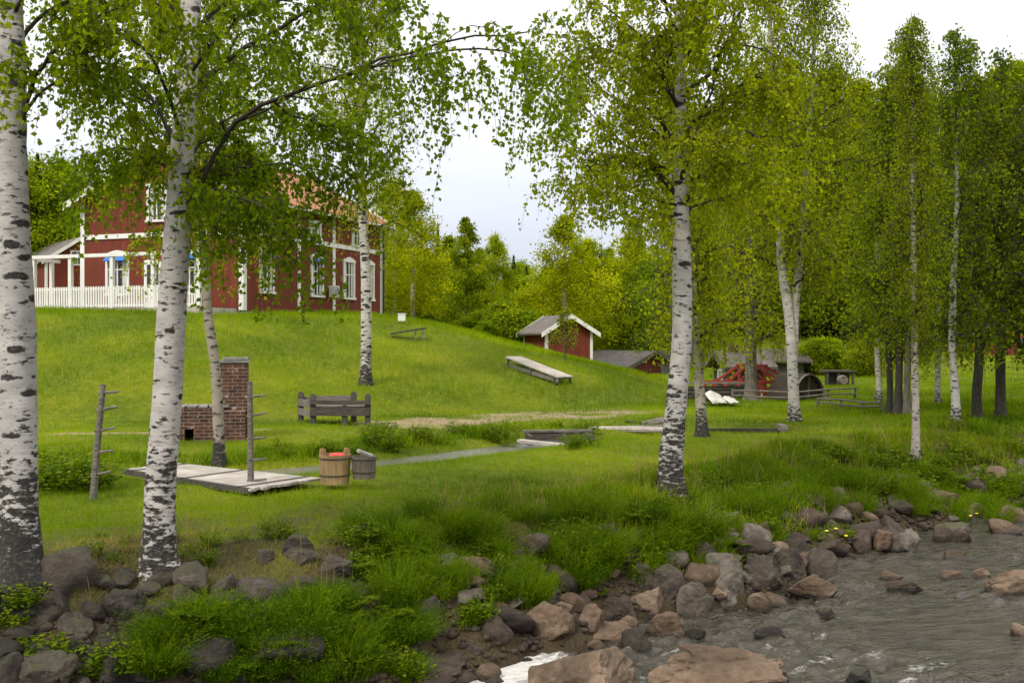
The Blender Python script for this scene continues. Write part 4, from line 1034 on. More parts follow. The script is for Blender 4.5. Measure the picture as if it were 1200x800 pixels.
# gravel: nobody could count it
N = 5200; gx = []; r3 = np.random.default_rng(5)
cx_ = r3.uniform(-6, 13, 90000); cy_ = r3.uniform(6.5, 24, 90000); sdn = shore_d(cx_, cy_)
ok = (sdn > -.55) & (sdn < 1.25) & (np.abs(cx_/cy_) < .52) & ((cx_ < 4.5) | (sdn > -.2)); cx_, cy_ = cx_[ok][:N], cy_[ok][:N]
bm = bmesh.new(); bmesh.ops.create_icosphere(bm, subdivisions=1, radius=1); bv = np.array([v.co for v in bm.verts]); bf = np.array([[v.index for v in f.verts] for f in bm.faces]); bm.free()
n_ = len(cx_); sz = r3.uniform(.018, .06, n_)[:, None, None]*r3.uniform(.7, 1.2, (n_, 1, 3)); th = r3.uniform(0, 6.28, n_)
bvv = bv[None]*(1+r3.uniform(-.25, .25, (n_, len(bv), 1)))*sz
rx_ = bvv[..., 0]*np.cos(th)[:, None]-bvv[..., 1]*np.sin(th)[:, None]; ry_ = bvv[..., 0]*np.sin(th)[:, None]+bvv[..., 1]*np.cos(th)[:, None]
V = np.stack([rx_+cx_[:, None], ry_+cy_[:, None], bvv[..., 2]*.7+terrain(cx_, cy_)[:, None]+.012], -1)
Fc = (bf[None]+np.arange(n_)[:, None, None]*len(bv)).reshape(-1, 3)
gr_ = meshobj('gravel', np_mesh('gravel', V.reshape(-1, 3), Fc, True), RK['b']); tag(gr_, 'brown gravel and pebbles between the boulders of the bank', 'gravel', kind='stuff')

# ------------------------------------------------------------------ grass
def blades(name, X, Y, h, wd, lean, seed, mat, two=False, tintf=None, label=None, zoff=0):
    r_ = np.random.default_rng(seed); n = len(X); Z = terrain(X, Y)-.015+zoff
    a = r_.uniform(0, 2*np.pi, n); L = lean*r_.random(n)*h; la = r_.uniform(0, 2*np.pi, n)
    dx, dy = np.cos(a)*wd/2, np.sin(a)*wd/2; lx, ly = np.cos(la)*L, np.sin(la)*L
    tint = r_.random(n)*.5+fbm(X*.5, Y*.5, 91, 3)*.9-.2 if tintf is None else tintf(X, Y, r_)
    if not two:
        V = np.stack([np.stack([X-dx, Y-dy, Z], -1), np.stack([X+dx, Y+dy, Z], -1), np.stack([X+lx, Y+ly, Z+h], -1)], 1).reshape(-1, 3)
        Fc = np.arange(n*3).reshape(-1, 3); tt_ = tint
        me = np_mesh(name, V, Fc, False, {'tint': ('FACE', np.clip(tt_, 0, 1))})
    else:
        m1 = .55; drop = .75
        V = np.stack([np.stack([X-dx, Y-dy, Z], -1), np.stack([X+dx, Y+dy, Z], -1),
                      np.stack([X+dx*.8+lx*.35, Y+dy*.8+ly*.35, Z+h*m1], -1), np.stack([X-dx*.8+lx*.35, Y-dy*.8+ly*.35, Z+h*m1], -1),
                      np.stack([X+lx*1.1+dx*.1, Y+ly*1.1+dy*.1, Z+h*np.clip(1-.3*L/h, .5, 1)], -1), np.stack([X+lx*1.1-dx*.1, Y+ly*1.1-dy*.1, Z+h*np.clip(1-.3*L/h, .5, 1)], -1)], 1).reshape(-1, 3)
        o6 = np.arange(n)[:, None]*6
        Fc = np.concatenate([o6+np.array([[0,1,2,3]]), o6+np.array([[3,2,4,5]])], 1).reshape(-1, 4)
        me = np_mesh(name, V, Fc, False, {'tint': ('FACE', np.clip(np.repeat(tint, 2), 0, 1))})
    o = meshobj(name, me, mat); return tag(o, label, None, kind='stuff')
def in_deck(x, y):
    q = [(p.x, p.y) for p in (A_, B_, C_, D_)]; ins = np.ones(np.shape(x), bool)
    for (ax, ay), (bx, by) in zip(q, q[1:]+q[:1]): ins &= ((bx-ax)*(y-ay)-(by-ay)*(x-ax)) > -.03
    return ins
def in_house(x, y):
    dx, dy = x-HX, y-HY; u = dx*.358+dy*.934; v = -dx*.934+dy*.358
    return (u > -2.6) & (u < HL+.1) & (v > -.1) & (v < 10.8)
def sample(n, y0, y1, seed, sp=.53):
    r_ = np.random.default_rng(seed); y = y0*(y1/y0)**r_.random(n); x = r_.uniform(-sp, sp, n)*y; return x, y, r_
def rocks_free(x, y):
    ok = np.ones(len(x), bool)
    for a, b_, c_ in rocks_xy:
        if c_ > .2: ok &= (x-a)**2+(y-b_)**2 > (c_*.8)**2
    return ok
# how tall the growth stands, from the mown lawn to the sedge by the water
def rankness(x, y):
    s = shore_d(x, y); wid = 2.1+1.6*sstep(2, 9, x)
    bank = (1-sstep(wid+.1, wid+1.2, s))*sstep(-2.5, 0.2, x)
    right = sstep(.30, .40, x/y+(fbm(x*.5, y*.5, 14, 2)-.5)*.12)*sstep(15, 17, y)*(1-sstep(33, 40, y))
    dt = np.abs(polydist(x, y, DITCH)-1.55); dit = (1-sstep(.35, .9, dt))*sstep(-14, -11, x)*(1-.75*((x > 1.2)))
    dt2 = np.abs(polydist(x, y, DITCH2)); d2 = (1-sstep(.5, 1.1, dt2))
    return np.clip(np.maximum.reduce([bank, right*.8, dit, d2]), 0, 1)
x, y, r_ = sample(700000, 8.5, 120, 1, .62)
s_ = shore_d(x, y); pm = path_mask(x, y); sm = soil_mask(x, y)
keep = (s_ > .5) & (r_.random(len(x)) > pm*1.05-.12*r_.random(len(x))) & (r_.random(len(x)) > sm*.9) & ~in_deck(x, y) & ~in_house(x, y)
x, y = x[keep], y[keep]
hh = (.045+.05*fbm(x*.7, y*.7, 8, 3)+.035*fbm(x*5, y*5, 18, 2))*(1+.6*sstep(26, 34, y))
hill = sstep(.5, 2, polydist(x, y, FOOT)); hh = hh*(1+.35*hill+.35*hill*sstep(.5, .68, fbm(x*.7, y*.5, 72, 3)))*np.random.default_rng(3).uniform(.5, 1.25, len(x))
def lawn_tint(X, Y, rr_):
    return rr_.random(len(X))*.40+fbm(X*.40, Y*.40, 91, 5)*.95-.2+.35*(fbm(X*2.2, Y*1.1, 5, 3)-.5)
g1 = blades('lawn_grass', x, y, hh, .0052*(y/10)**.95, .8, 4, M_GRASS, False, lawn_tint, 'short bright green lawn grass covering the meadow and the hillside')
# tall grass
x, y, r_ = sample(420000, 7.0, 42, 21)
rk = rankness(x, y); s_ = shore_d(x, y); wid = 2.1+1.6*sstep(2, 9, x)
clump = fbm(x*1.1, y*1.1, 63, 3)
keep = (s_ > .35) & (r_.random(len(x)) < rk*sstep(.28, .52, clump+.12*(x > .5))*(.25+.75*sstep(.3, 1.6, s_))) & ~in_deck(x, y) & rocks_free(x, y)
x, y = x[keep], y[keep]
hh = (.06+.34*fbm(x*1.2, y*1.2, 33, 3)**1.5)*(.35+.65*rankness(x, y))*np.random.default_rng(6).uniform(.5, 1.3, len(x))
g2 = blades('tall_grass', x, y, hh, 0.0095*(y/10)**.85, 1.3, 7, M_TALL, True, None, 'tall lush grass along the river bank and the stream')
# dry grass on the worn edge of the bank
x, y, r_ = sample(90000, 8, 22, 31)
s_ = shore_d(x, y); wid = 2.1+1.6*sstep(2, 9, x)
keep = (s_ > .7) & (s_ < wid+.9) & (r_.random(len(x)) < sstep(.5, .62, fbm(x*1.1, y*1.1, 44, 3))*np.where(x < -1.5, 1.6, np.where(x < 1, .8, .2))) & rocks_free(x, y)
x, y = x[keep], y[keep]
g3 = blades('dry_grass', x, y, .09*np.random.default_rng(6).uniform(.4, 1.5, len(x)), .007*(y/10)**.85, 2.2, 8, M_DRY, False, None, 'matted dry straw coloured grass on the worn edge of the bank')

x, y, r_ = sample(12000, 8, 26, 41); rk = rankness(x, y); s_ = shore_d(x, y)
keep = (s_ > .6) & (r_.random(len(x)) < .1+.9*rk) & (s_ < 4.5) & ~in_deck(x, y) & rocks_free(x, y); x, y = x[keep], y[keep]
g4 = blades('seed_stalks', x, y, np.random.default_rng(16).uniform(.18, .52, len(x)), .0055*(y/10)**.85, .9, 17, M_DRY, True, None, 'thin pale seed stalks rising out of the grass along the river bank')
# tufts: single luxuriant plants
def kite(C, n, u, size, asp=.75):
    """leaf quads: centre C, unit axis u along the leaf, unit normal n"""
    v = np.cross(n, u); v /= np.linalg.norm(v, axis=1, keepdims=True)+1e-9
    s = size[:, None]
    return np.stack([C-u*s*.55, C+v*s*asp*.5-u*s*.08, C+u*s*.6, C-v*s*asp*.5-u*s*.08], 1).reshape(-1, 3), np.arange(len(C)*4).reshape(-1, 4)
def unit(a): return a/(np.linalg.norm(a, axis=1, keepdims=True)+1e-9)
def spray_mesh(seed, n=900, h=.5, r=.4, wd=.007, mat=None):
    """an arching tuft (horsetail and sedge)"""
    r_ = np.random.default_rng(seed); a = r_.uniform(0, 6.283, n); q = r_.random(n)**.6*r*.55
    X, Y = np.cos(a)*q, np.sin(a)*q; a2 = a+r_.normal(0, .6, n); L = r_.uniform(.1, .8, n)*r; H = h*r_.uniform(.4, 1.1, n)*(1-.35*q/r)
    t = r_.uniform(0, 6.28, n); dx, dy = np.cos(t)*wd/2, np.sin(t)*wd/2; lx, ly = np.cos(a2)*L, np.sin(a2)*L
    Z = np.zeros(n)-.03
    V = np.stack([np.stack([X-dx, Y-dy, Z], -1), np.stack([X+dx, Y+dy, Z], -1), np.stack([X+dx+lx*.35, Y+dy+ly*.35, Z+H*.65], -1), np.stack([X-dx+lx*.35, Y-dy+ly*.35, Z+H*.65], -1),
                  np.stack([X+lx+dx*.1, Y+ly+dy*.1, Z+H*.92], -1), np.stack([X+lx-dx*.1, Y+ly-dy*.1, Z+H*.92], -1)], 1).reshape(-1, 3)
    o6 = np.arange(n)[:, None]*6; Fc = np.concatenate([o6+np.array([[0,1,2,3]]), o6+np.array([[3,2,4,5]])], 1).reshape(-1, 4)
    tint = np.repeat(r_.random(n)*.6+.15, 2)
    # feathery side leaves
    m = n*3; k = r_.integers(0, n, m); f = r_.uniform(.35, 1, m)
    C = np.stack([X[k]+lx[k]*f**1.5, Y[k]+ly[k]*f**1.5, Z[k]+H[k]*f*.93], -1)
    u = unit(r_.normal(size=(m, 3))*np.array([1,1,.5])+np.array([0,0,.3])); nn = unit(r_.normal(size=(m, 3)))
    V2, F2 = kite(C+u*.015, nn, u, r_.uniform(.03, .055, m), .16)
    V_, F_ = join_np([(V, Fc), (V2, F2)]); me = np_mesh('leaves', V_, F_, False, {'tint': ('FACE', np.concatenate([tint, r_.random(m)*.6+.2]))}); me.materials.append(mat or M_TALL); return me
def herb_mesh(seed, n=260, h=.35, r=.28, ls=.06, mat=None):
    """a broad-leaved herb: stems carrying whorls of leaves"""
    r_ = np.random.default_rng(seed); ns = 14; a = r_.uniform(0, 6.283, ns); q = r*r_.random(ns)**.5; H = h*r_.uniform(.5, 1.1, ns)
    P = np.stack([np.stack([np.cos(a)*q*.35, np.sin(a)*q*.35, np.zeros(ns)-.02], -1), np.stack([np.cos(a)*q*.7, np.sin(a)*q*.7, H*.55], -1), np.stack([np.cos(a)*q, np.sin(a)*q, H], -1)], 1)
    Vt, Ft = tubes_np(P, np.full((ns, 3), .003), 3)
    k = r_.integers(0, ns, n); f = r_.uniform(.3, 1.05, n)[:, None]
    C = P[k, 0]*(1-f)+P[k, 2]*f; az_ = r_.uniform(0, 6.283, n); out_ = np.stack([np.cos(az_), np.sin(az_), r_.uniform(-.2, .5, n)], -1)
    u = unit(out_); sz_ = ls*r_.uniform(.6, 1.25, n); C = C+u*(sz_*.9)[:, None]; nn = unit(np.stack([r_.normal(0, .4, n), r_.normal(0, .4, n), np.ones(n)], -1)); nn = unit(nn-u*(nn*u).sum(1, keepdims=True))
    V2, F2 = kite(C, nn, u, sz_, .62)
    V_, F_ = join_np([(Vt, Ft), (V2, F2)]); me = np_mesh('leaves', V_, F_, False, {'tint': ('FACE', np.concatenate([np.full(len(Ft), .2), r_.random(n)*.8+.1]))}); me.materials.append(mat or M_WEED); return me
def fern_mesh(seed, nf=8, L=.5):
    r_ = np.random.default_rng(seed); Cs, Us, Ns, Ss = [], [], [], []; stems = []
    for k in range(nf):
        a = k*2*np.pi/nf+r_.normal(0, .25); ll = L*r_.uniform(.7, 1.15); t = np.linspace(0, 1, 30); d = np.array([np.cos(a), np.sin(a), 0]); sd = np.array([-np.sin(a), np.cos(a), 0])
        P = d[None]*(ll*.75*t**1.2)[:, None]+np.array([0,0,1.])*(ll*(1.25*t-.85*t*t))[:, None]; stems.append(P[::7][:5])
        for sg in (-1, 1):
            ln = .13*np.sin(np.pi*np.clip(t*.9+.08, 0, 1))*ll/.5; u = unit(sd[None]*sg+d[None]*.45+r_.normal(0, .12, (30, 3))); Cs.append(P+u*(ln*.55)[:, None]); Us.append(u); Ns.append(np.tile([0,0,1.], (30, 1))+r_.normal(0, .25, (30, 3))); Ss.append(ln)
    C, u, nn, sz_ = np.concatenate(Cs), np.concatenate(Us), unit(np.concatenate(Ns)), np.concatenate(Ss); nn = unit(nn-u*(nn*u).sum(1, keepdims=True))
    V2, F2 = kite(C, nn, u, sz_, .28); Vt, Ft = tubes_np(np.array(stems), np.full((nf, 5), .003), 3)
    V_, F_ = join_np([(Vt, Ft), (V2, F2)]); me = np_mesh('fronds', V_, F_, False, {'tint': ('FACE', np.concatenate([np.full(len(Ft), .5), np.clip(r_.normal(.5, .18, len(F2)), 0, 1)]))}); me.materials.append(M_WEED); return me
FRN = [fern_mesh(60+k, 7+k) for k in range(3)]
SPR = [spray_mesh(k, 420, .5, .46) for k in range(4)]; SDG = [spray_mesh(20+k, 480, .42, .45, .006, M_SEDGE) for k in range(4)]; HRB = [herb_mesh(40+k, 240) for k in range(4)]
rp_ = random.Random(9)
def plant(kind, px, py, size, label, group, cat, dmin=6.5):
    X, D, Z = hit(px, py, dmin)
    o = meshobj(kind, {'grass_tuft': SPR, 'sedge_tuft': SDG, 'leafy_herb': HRB, 'fern': FRN+FRN[:1]}[kind][rp_.randrange(4)]); s_ = size
    o.location = (X, D, Z-.02); o.scale = (s_, s_, s_*rp_.uniform(.85, 1.15)); o.rotation_euler = (0, 0, rp_.uniform(0, 6.28))
    return tag(o, label, cat, group)
# the lush clump in the lower left centre
for k in range(95):
    px = rp_.uniform(175, 495); u_ = (px-170)/325; py = rp_.uniform(735+12*math.sin(k*1.7)-28*u_, 800)
    kd = ('sedge_tuft', 'sedge_tuft', 'grass_tuft', 'leafy_herb', 'fern')[k % 5]
    plant(kd, px, py, rp_.uniform(.45, 1.0)*(1 if kd != 'leafy_herb' else .8), {'sedge_tuft': 'feathery dark green tuft in the lush clump below the smooth grey boulders', 'grass_tuft': 'bright green arching grass in the lush clump below the smooth grey boulders', 'leafy_herb': 'broad leaved herb in the lush clump below the smooth grey boulders', 'fern': 'fern with spreading fronds in the lush clump below the smooth grey boulders'}[kd], kd.replace('_', ' ')+' plants of the lush foreground clump', 'plant')
for k in range(60):
    px, py = rp_.uniform(400, 900), rp_.uniform(598, 690)
    if py > 650 and px > 700: py -= 60
    kd = ('leafy_herb', 'fern', 'leafy_herb', 'sedge_tuft')[k % 4]
    plant(kd, px, py, rp_.uniform(.4, .95), {'leafy_herb': 'leafy herb growing through the grass of the bank above the boulders', 'fern': 'fern growing through the grass of the bank above the boulders', 'sedge_tuft': 'dark sedge tuft in the grass of the bank above the boulders'}[kd], kd.replace('_', ' ')+' plants of the grassy bank', 'plant')
for k in range(40):
    px = rp_.uniform(560, 1190); X_, D_h, Z_ = hit(px, 640)
    sh_ = np.interp(px, [560, 700, 830, 1000, 1200], [700, 690, 655, 622, 592]); kd = ('leafy_herb', 'grass_tuft', 'fern')[k % 3]
    plant(kd, px, sh_+rp_.uniform(-14, 12), rp_.uniform(.3, .6), {'leafy_herb': 'small herb rooted between the shore boulders', 'grass_tuft': 'small grass tuft rooted between the shore boulders', 'fern': 'small fern rooted between the shore boulders'}[kd], kd.replace('_', ' ')+' plants between the shore boulders', 'plant')
for k in range(26):
    px, py = rp_.uniform(395, 640), rp_.uniform(610, 705)
    plant('grass_tuft', px, py, rp_.uniform(.5, .85), 'arching grass tuft on the middle of the bank above the boulders', 'tufts on the middle of the bank', 'plant')
for k in range(34):
    px, py = rp_.uniform(600, 900), rp_.uniform(600, 680)
    if py > 655 and px > 730: continue
    plant('grass_tuft', px, py, rp_.uniform(.6, 1.0), 'tall green tuft on the bank below the tall birch', 'tufts below the tall birch', 'plant')
for k in range(40):
    px = rp_.uniform(880, 1200); py = rp_.uniform(560, 612)
    plant('grass_tuft', px, py, rp_.uniform(.6, 1.1), 'tall green tuft at the top of the right bank', 'tufts on the right bank', 'plant')
for (x0, x1, y0, y1, n_, sz_, lab, grp) in [
    (100,290,628,668,14,.45,'broad leaved herb at the worn turf edge between the front birches','herbs between the front birches'),
    (0,60,715,790,5,.75,'leafy herb growing between the rocks in the lower left corner','herbs in the lower left corner'),
    (60,140,770,800,5,.7,'leafy herb at the bottom edge below the dark boulders','herbs at the bottom edge on the left'),
    (795,905,565,600,18,.8,'low leafy shrub shoots right of the tall birch foot','leafy shoots by the tall birch'),
    (640,840,610,680,22,.8,'yellowish leafy herb among the grass of the middle bank','herbs of the middle bank'),
    (35,130,548,578,20,1.15,'dark green nettle like plant behind the lawn edge by the leaning pole','plants by the leaning peg pole'),
    (420,600,508,530,26,1.0,'dark leafy plant on the far side of the stream','plants behind the stream'),
    (950,1200,530,580,36,1.1,'leafy meadow plant in the tall growth of the right bank','meadow plants on the right'),
    (1090,1200,560,600,12,1.0,'bushy herb above the boulders of the far bank','herbs above the far boulders'),
    (300,440,523,536,14,.8,'leafy plant on the stream bank behind the platform and the buckets','plants behind the platform'),
    (660,700,505,528,8,1.0,'leafy herb growing over the sluice boards','herbs by the sluice'),
    (320,345,615,640,3,.7,'young herb with upright leaves on the turf edge above the flat stones','herbs above the flat stones'),
    (540,580,700,740,8,.55,'small trailing plant hanging over the dark hollow in the bank','plants at the hollow')]:
    for k in range(n_): plant('leafy_herb', rp_.uniform(x0, x1), rp_.uniform(y0, y1), sz_*rp_.uniform(.7, 1.2), lab, grp, 'plant')

# ------------------------------------------------------------------ trees
def interp_path(pts, rad, h):
    zs = [p[2] for p in pts]; return np.array([np.interp(h, zs, [p[k] for p in pts]) for k in range(3)]), float(np.interp(h, zs, rad))
def smooth_path(pts, rad, n=40):
    """Catmull-Rom through the joints"""
    P = np.array(pts, float); Rr = np.array(rad, float); m = len(P)
    t = np.linspace(0, m-1, n); i = np.clip(t.astype(int), 0, m-2); f = (t-i)[:, None]
    p0 = P[np.clip(i-1, 0, m-1)]; p1 = P[i]; p2 = P[i+1]; p3 = P[np.clip(i+2, 0, m-1)]
    Q = .5*((2*p1)+(-p0+p2)*f+(2*p0-5*p1+4*p2-p3)*f**2+(-p0+3*p1-3*p2+p3)*f**3)
    return Q, np.interp(t, np.arange(m), Rr)
def trunk_mesh(paths, seed, flare=True, seg=20, n=60, wob=.03):
    parts = []
    for pts, rad in paths:
        Q, q = smooth_path(pts, rad, n)
        V, Fc = tubes_np(Q[None], q[None], seg)
        ax = np.repeat(Q, seg, axis=0); d = V-ax; ang = np.arctan2(d[:, 1], d[:, 0]); z = V[:, 2]
        s = 1+wob*np.sin(ang*3+z*1.3+seed)+wob*.8*np.sin(ang*2-z*2.1+seed*2)+(vnoise(ang*3+50, z*6, seed)-.5)*wob*2
        if flare:
            fl = np.exp(-np.clip(z, 0, None)/.16); s = s+fl*(.38+.20*np.sin(ang*4+seed)+.12*np.sin(ang*7+seed*3))
        V = ax+d*s[:, None]; parts.append((V, Fc))
    return np_mesh('trunk', *join_np(parts), True)

def grow(seed, limbs, sub_n=7, sub_len=.42, strand_n=4, strand_len=(.25,.9), leaf_gap=.045, leaf=.05, jitter=.03, start=.15, droop=1.0, seg=5, asp=.78, fill=0, lowest=None):
    """limbs: list of (points (K,3), radii (K)). Returns (branches mesh arrays, twig arrays, leaf arrays)"""
    r_ = np.random.default_rng(seed); K = 7; LP, LR = [], []
    for pts, rad in limbs:
        Q, q = smooth_path(pts, rad, K*2); LP.append(Q); LR.append(q)
    LP, LR = np.array(LP), np.array(LR); wob_ = r_.normal(0, 1, LP.shape)*.02*np.linspace(0, 1, K*2)[None, :, None]
    LP = LP+wob_
    nl = len(LP); llen = np.linalg.norm(np.diff(LP, axis=1), axis=2).sum(1)
    # side branches
    f = np.tile((np.arange(sub_n)+.5)/sub_n, nl)*(1-start)+start+r_.normal(0, .03, nl*sub_n); f = np.clip(f, .05, .99); li = np.repeat(np.arange(nl), sub_n)
    x = f*(K*2-1); i0 = np.clip(x.astype(int), 0, K*2-2); fr = (x-i0)[:, None]
    S = LP[li, i0]*(1-fr)+LP[li, i0+1]*fr; T = unit(LP[li, i0+1]-LP[li, i0]); S_R = LR[li, i0]*.55
    side = unit(np.cross(T, np.array([0,0,1.])+r_.normal(0, .05, T.shape)))*np.where(r_.random(len(T)) < .5, 1, -1)[:, None]
    D0 = unit(T*.75+side*r_.uniform(.4, 1.0, len(T))[:, None]+np.array([0,0,1.])*r_.uniform(-.15, .5, len(T))[:, None])
    L = llen[li]*sub_len*(1.15-f*.65)*r_.uniform(.6, 1.25, len(T)); t = np.linspace(0, 1, 6)
    SP = S[:, None]+D0[:, None]*(L[:, None]*t)[..., None]+np.array([0,0,-1.])*((L[:, None]*t**2)*.42*droop)[..., None]
    SP[:, 1:] += r_.normal(0, .018, SP[:, 1:].shape)*np.minimum(1, L)[:, None, None]*2
    SR = np.clip(S_R, .004, .02)[:, None]*np.linspace(1, .25, 6)[None]
    # include the limb's own outer end
    allP = SP
    # hanging strands
    ns = len(SP)*strand_n; k = np.repeat(np.arange(len(SP)), strand_n); g = r_.uniform(.2, 1, ns)**.8; x = g*5; i0 = np.clip(x.astype(int), 0, 4); fr = (x-i0)[:, None]
    B = SP[k, i0]*(1-fr)+SP[k, i0+1]*fr; a = r_.uniform(0, 6.283, ns); out_ = np.stack([np.cos(a), np.sin(a), np.zeros(ns)], -1)
    H = r_.uniform(*strand_len, ns)*(.6+.6*r_.random(ns)); tt_ = np.linspace(0, 1, 5)
    ST = B[:, None]+out_[:, None]*((H*r_.uniform(.15, .55, ns))[:, None]*np.sqrt(tt_))[..., None]+np.array([0,0,-1.])*(H[:, None]*tt_**1.35*droop)[..., None]+np.array([0,0,1.])*(H[:, None]*tt_*.5*(1-droop))[..., None]
    # leaves on strands and side branches
    def along(Pth, gap, t0=0.):
        Ls = np.linalg.norm(np.diff(Pth, axis=1), axis=2).sum(1); n = np.maximum(1, (Ls*(1-t0)/gap).astype(int)); ii = np.repeat(np.arange(len(Pth)), n)
        u_ = t0+(1-t0)*r_.random(len(ii)); m = Pth.shape[1]; x = u_*(m-1); j = np.clip(x.astype(int), 0, m-2); fr = (x-j)[:, None]
        return Pth[ii, j]*(1-fr)+Pth[ii, j+1]*fr
    C = np.concatenate([along(ST, leaf_gap), along(SP, leaf_gap*1.2, .25), along(LP, leaf_gap*1.5, .5)])
    if lowest is not None: C = C[C[:, 2] > lowest]
    n = len(C); u = unit(r_.normal(0, .7, (n, 3))+np.array([0,0,-.65])); nn = r_.normal(0, 1, (n, 3))+np.array([0,0,.35]); nn = unit(nn-u*(nn*u).sum(1, keepdims=True))
    sz_ = leaf*r_.uniform(.6, 1.25, n); C = C+r_.normal(0, jitter, (n, 3))+u*(sz_*.6)[:, None]
    LV, LF = kite(C, nn, u, sz_, asp)
    limbs_ = tubes_np(LP, LR, 7); subs_ = tubes_np(SP, SR, 4)
    tw = tubes_np(ST[:, ::2], np.tile(np.linspace(.0028, .0012, 3), (ns, 1))*max(1, leaf/.05), 3)
    tint = np.clip(r_.normal(.45, .22, n), 0, 1)
    return join_np([limbs_, subs_]), tw, (LV, LF, tint)

def auto_limbs(seed, path, rad, h0, h1, n, L0, shape='birch', up=.75, az=None, hang=.25, minr=.012):
    """limbs from the trunk between heights h0 and h1; L0 = the longest"""
    r_ = np.random.default_rng(seed); out_ = []; H = path[-1][2]
    for k in range(n):
        f = (k+r_.random()*.7)/n; h = h0+(h1-h0)*f
        p, tr = interp_path(path, rad, h); a = k*2.4+r_.normal(0, .35) if az is None else az(k, r_)
        L = L0*(np.interp(f, [0, .12, .45, 1], [.7, .95, 1, .30]) if shape == 'birch' else np.interp(f, [0,.3,1],[.8,1,.25]))*r_.uniform(.75, 1.15)
        el = up*r_.uniform(.7, 1.25)*(1+.4*f); d = np.array([math.cos(a), math.sin(a)])
        t = np.linspace(0, 1, 5); hor = L*(t*.9)*math.cos(min(1.3, el)); ver = L*(np.sin(t*1.7)*math.sin(min(1.3, el))*.75-hang*t**2.2)
        pts = np.stack([p[0]+d[0]*hor, p[1]+d[1]*hor, p[2]+ver], -1); pts[1:, :2] += r_.normal(0, .05*L, (4, 2))
        out_.append((pts, np.linspace(max(minr, min(tr*.42, .035*L0)), .005, 5)))
    return out_

def make_tree(name, base, path, rad, limbs, gp, leafm, barkm, label, group=None, extra=(), seed=1, cat='tree', flare=True, limbm=None, subw=.03):
    t = empty(name, base, 0, label, cat, group)
    meshobj('trunk', trunk_mesh([(path, rad)]+list(extra), seed, flare, wob=subw), barkm, t)
    (bV, bF), (tV, tF), (LV, LF, tint) = grow(seed, limbs, **gp)
    bV_, bF_ = join_np([(bV, bF), (tV, tF)])
    meshobj('branches', np_mesh('branches', bV_, bF_, True), limbm or M_TWIG, t)
    meshobj('crown', np_mesh('crown', LV, LF, False, {'tint': ('FACE', tint)}), leafm, t)
    return t
def rel(base, pts):  # photo pixels (px, py, depth offset) -> points relative to the base
    X, D, Z = base; return [(PX(px, D+dd)-X, dd, PZ(py, D+dd)-Z) for px, py, dd in pts]

LSM = dict(leaf=.050, leaf_gap=.021, jitter=.03, asp=.86)
# 1: the old birch cut by the left edge
b1 = hit(24, 690); s = b1[1]/F
path = rel(b1, [(26,712,0),(24,640,0),(23,560,0),(21,420,0),(17,300,0),(12,180,0),(12,60,0),(8,-80,0),(4,-260,.1),(6,-480,.1),(8,-640,.1)])
rad = [.235,.175,.150,.149,.139,.129,.118,.105,.085,.05,.02]
lim = []
for pp, r0 in (([(24,150,0),(38,100,-.1),(62,62,-.3),(110,20,-.5),(175,-5,-.7)], .026), ([(24,140,0),(60,98,.2),(115,100,.3),(160,135,.4),(190,175,.5)], .016),
               ([(15,60,0),(60,10,.3),(130,-10,.5),(200,10,.8)], .022), ([(12,90,0),(-30,40,.2),(-90,10,.3),(-150,20,.4)], .025), ([(14,20,0),(50,-40,-.6),(80,-60,-1.2),(100,-50,-1.7)], .02),
               ([(8,0,0),(-20,-60,.8),(-40,-80,1.5),(-50,-70,2.2)], .02)):
    pts = rel(b1, [(a, q, dd) for a, q, dd in pp]); lim.append((pts, np.linspace(r0, .005, len(pts))))
lim += auto_limbs(11, path, rad, 5.3, 8.8, 12, 1.6)
lim = [(np.array(p), r) for p, r in lim]
def same_k(lims): return [(smooth_path(p, r, 5)[0], np.linspace(r[0], r[-1], 5)) for p, r in lims]
make_tree('birch_tree', b1, path, rad, same_k(lim), dict(sub_n=8, sub_len=.38, strand_n=6, strand_len=(.15,.6), **LSM), M_LEAF, M_BARK1, 'old leaning birch cut by the left edge with a rough black flared foot', seed=21, subw=.06)

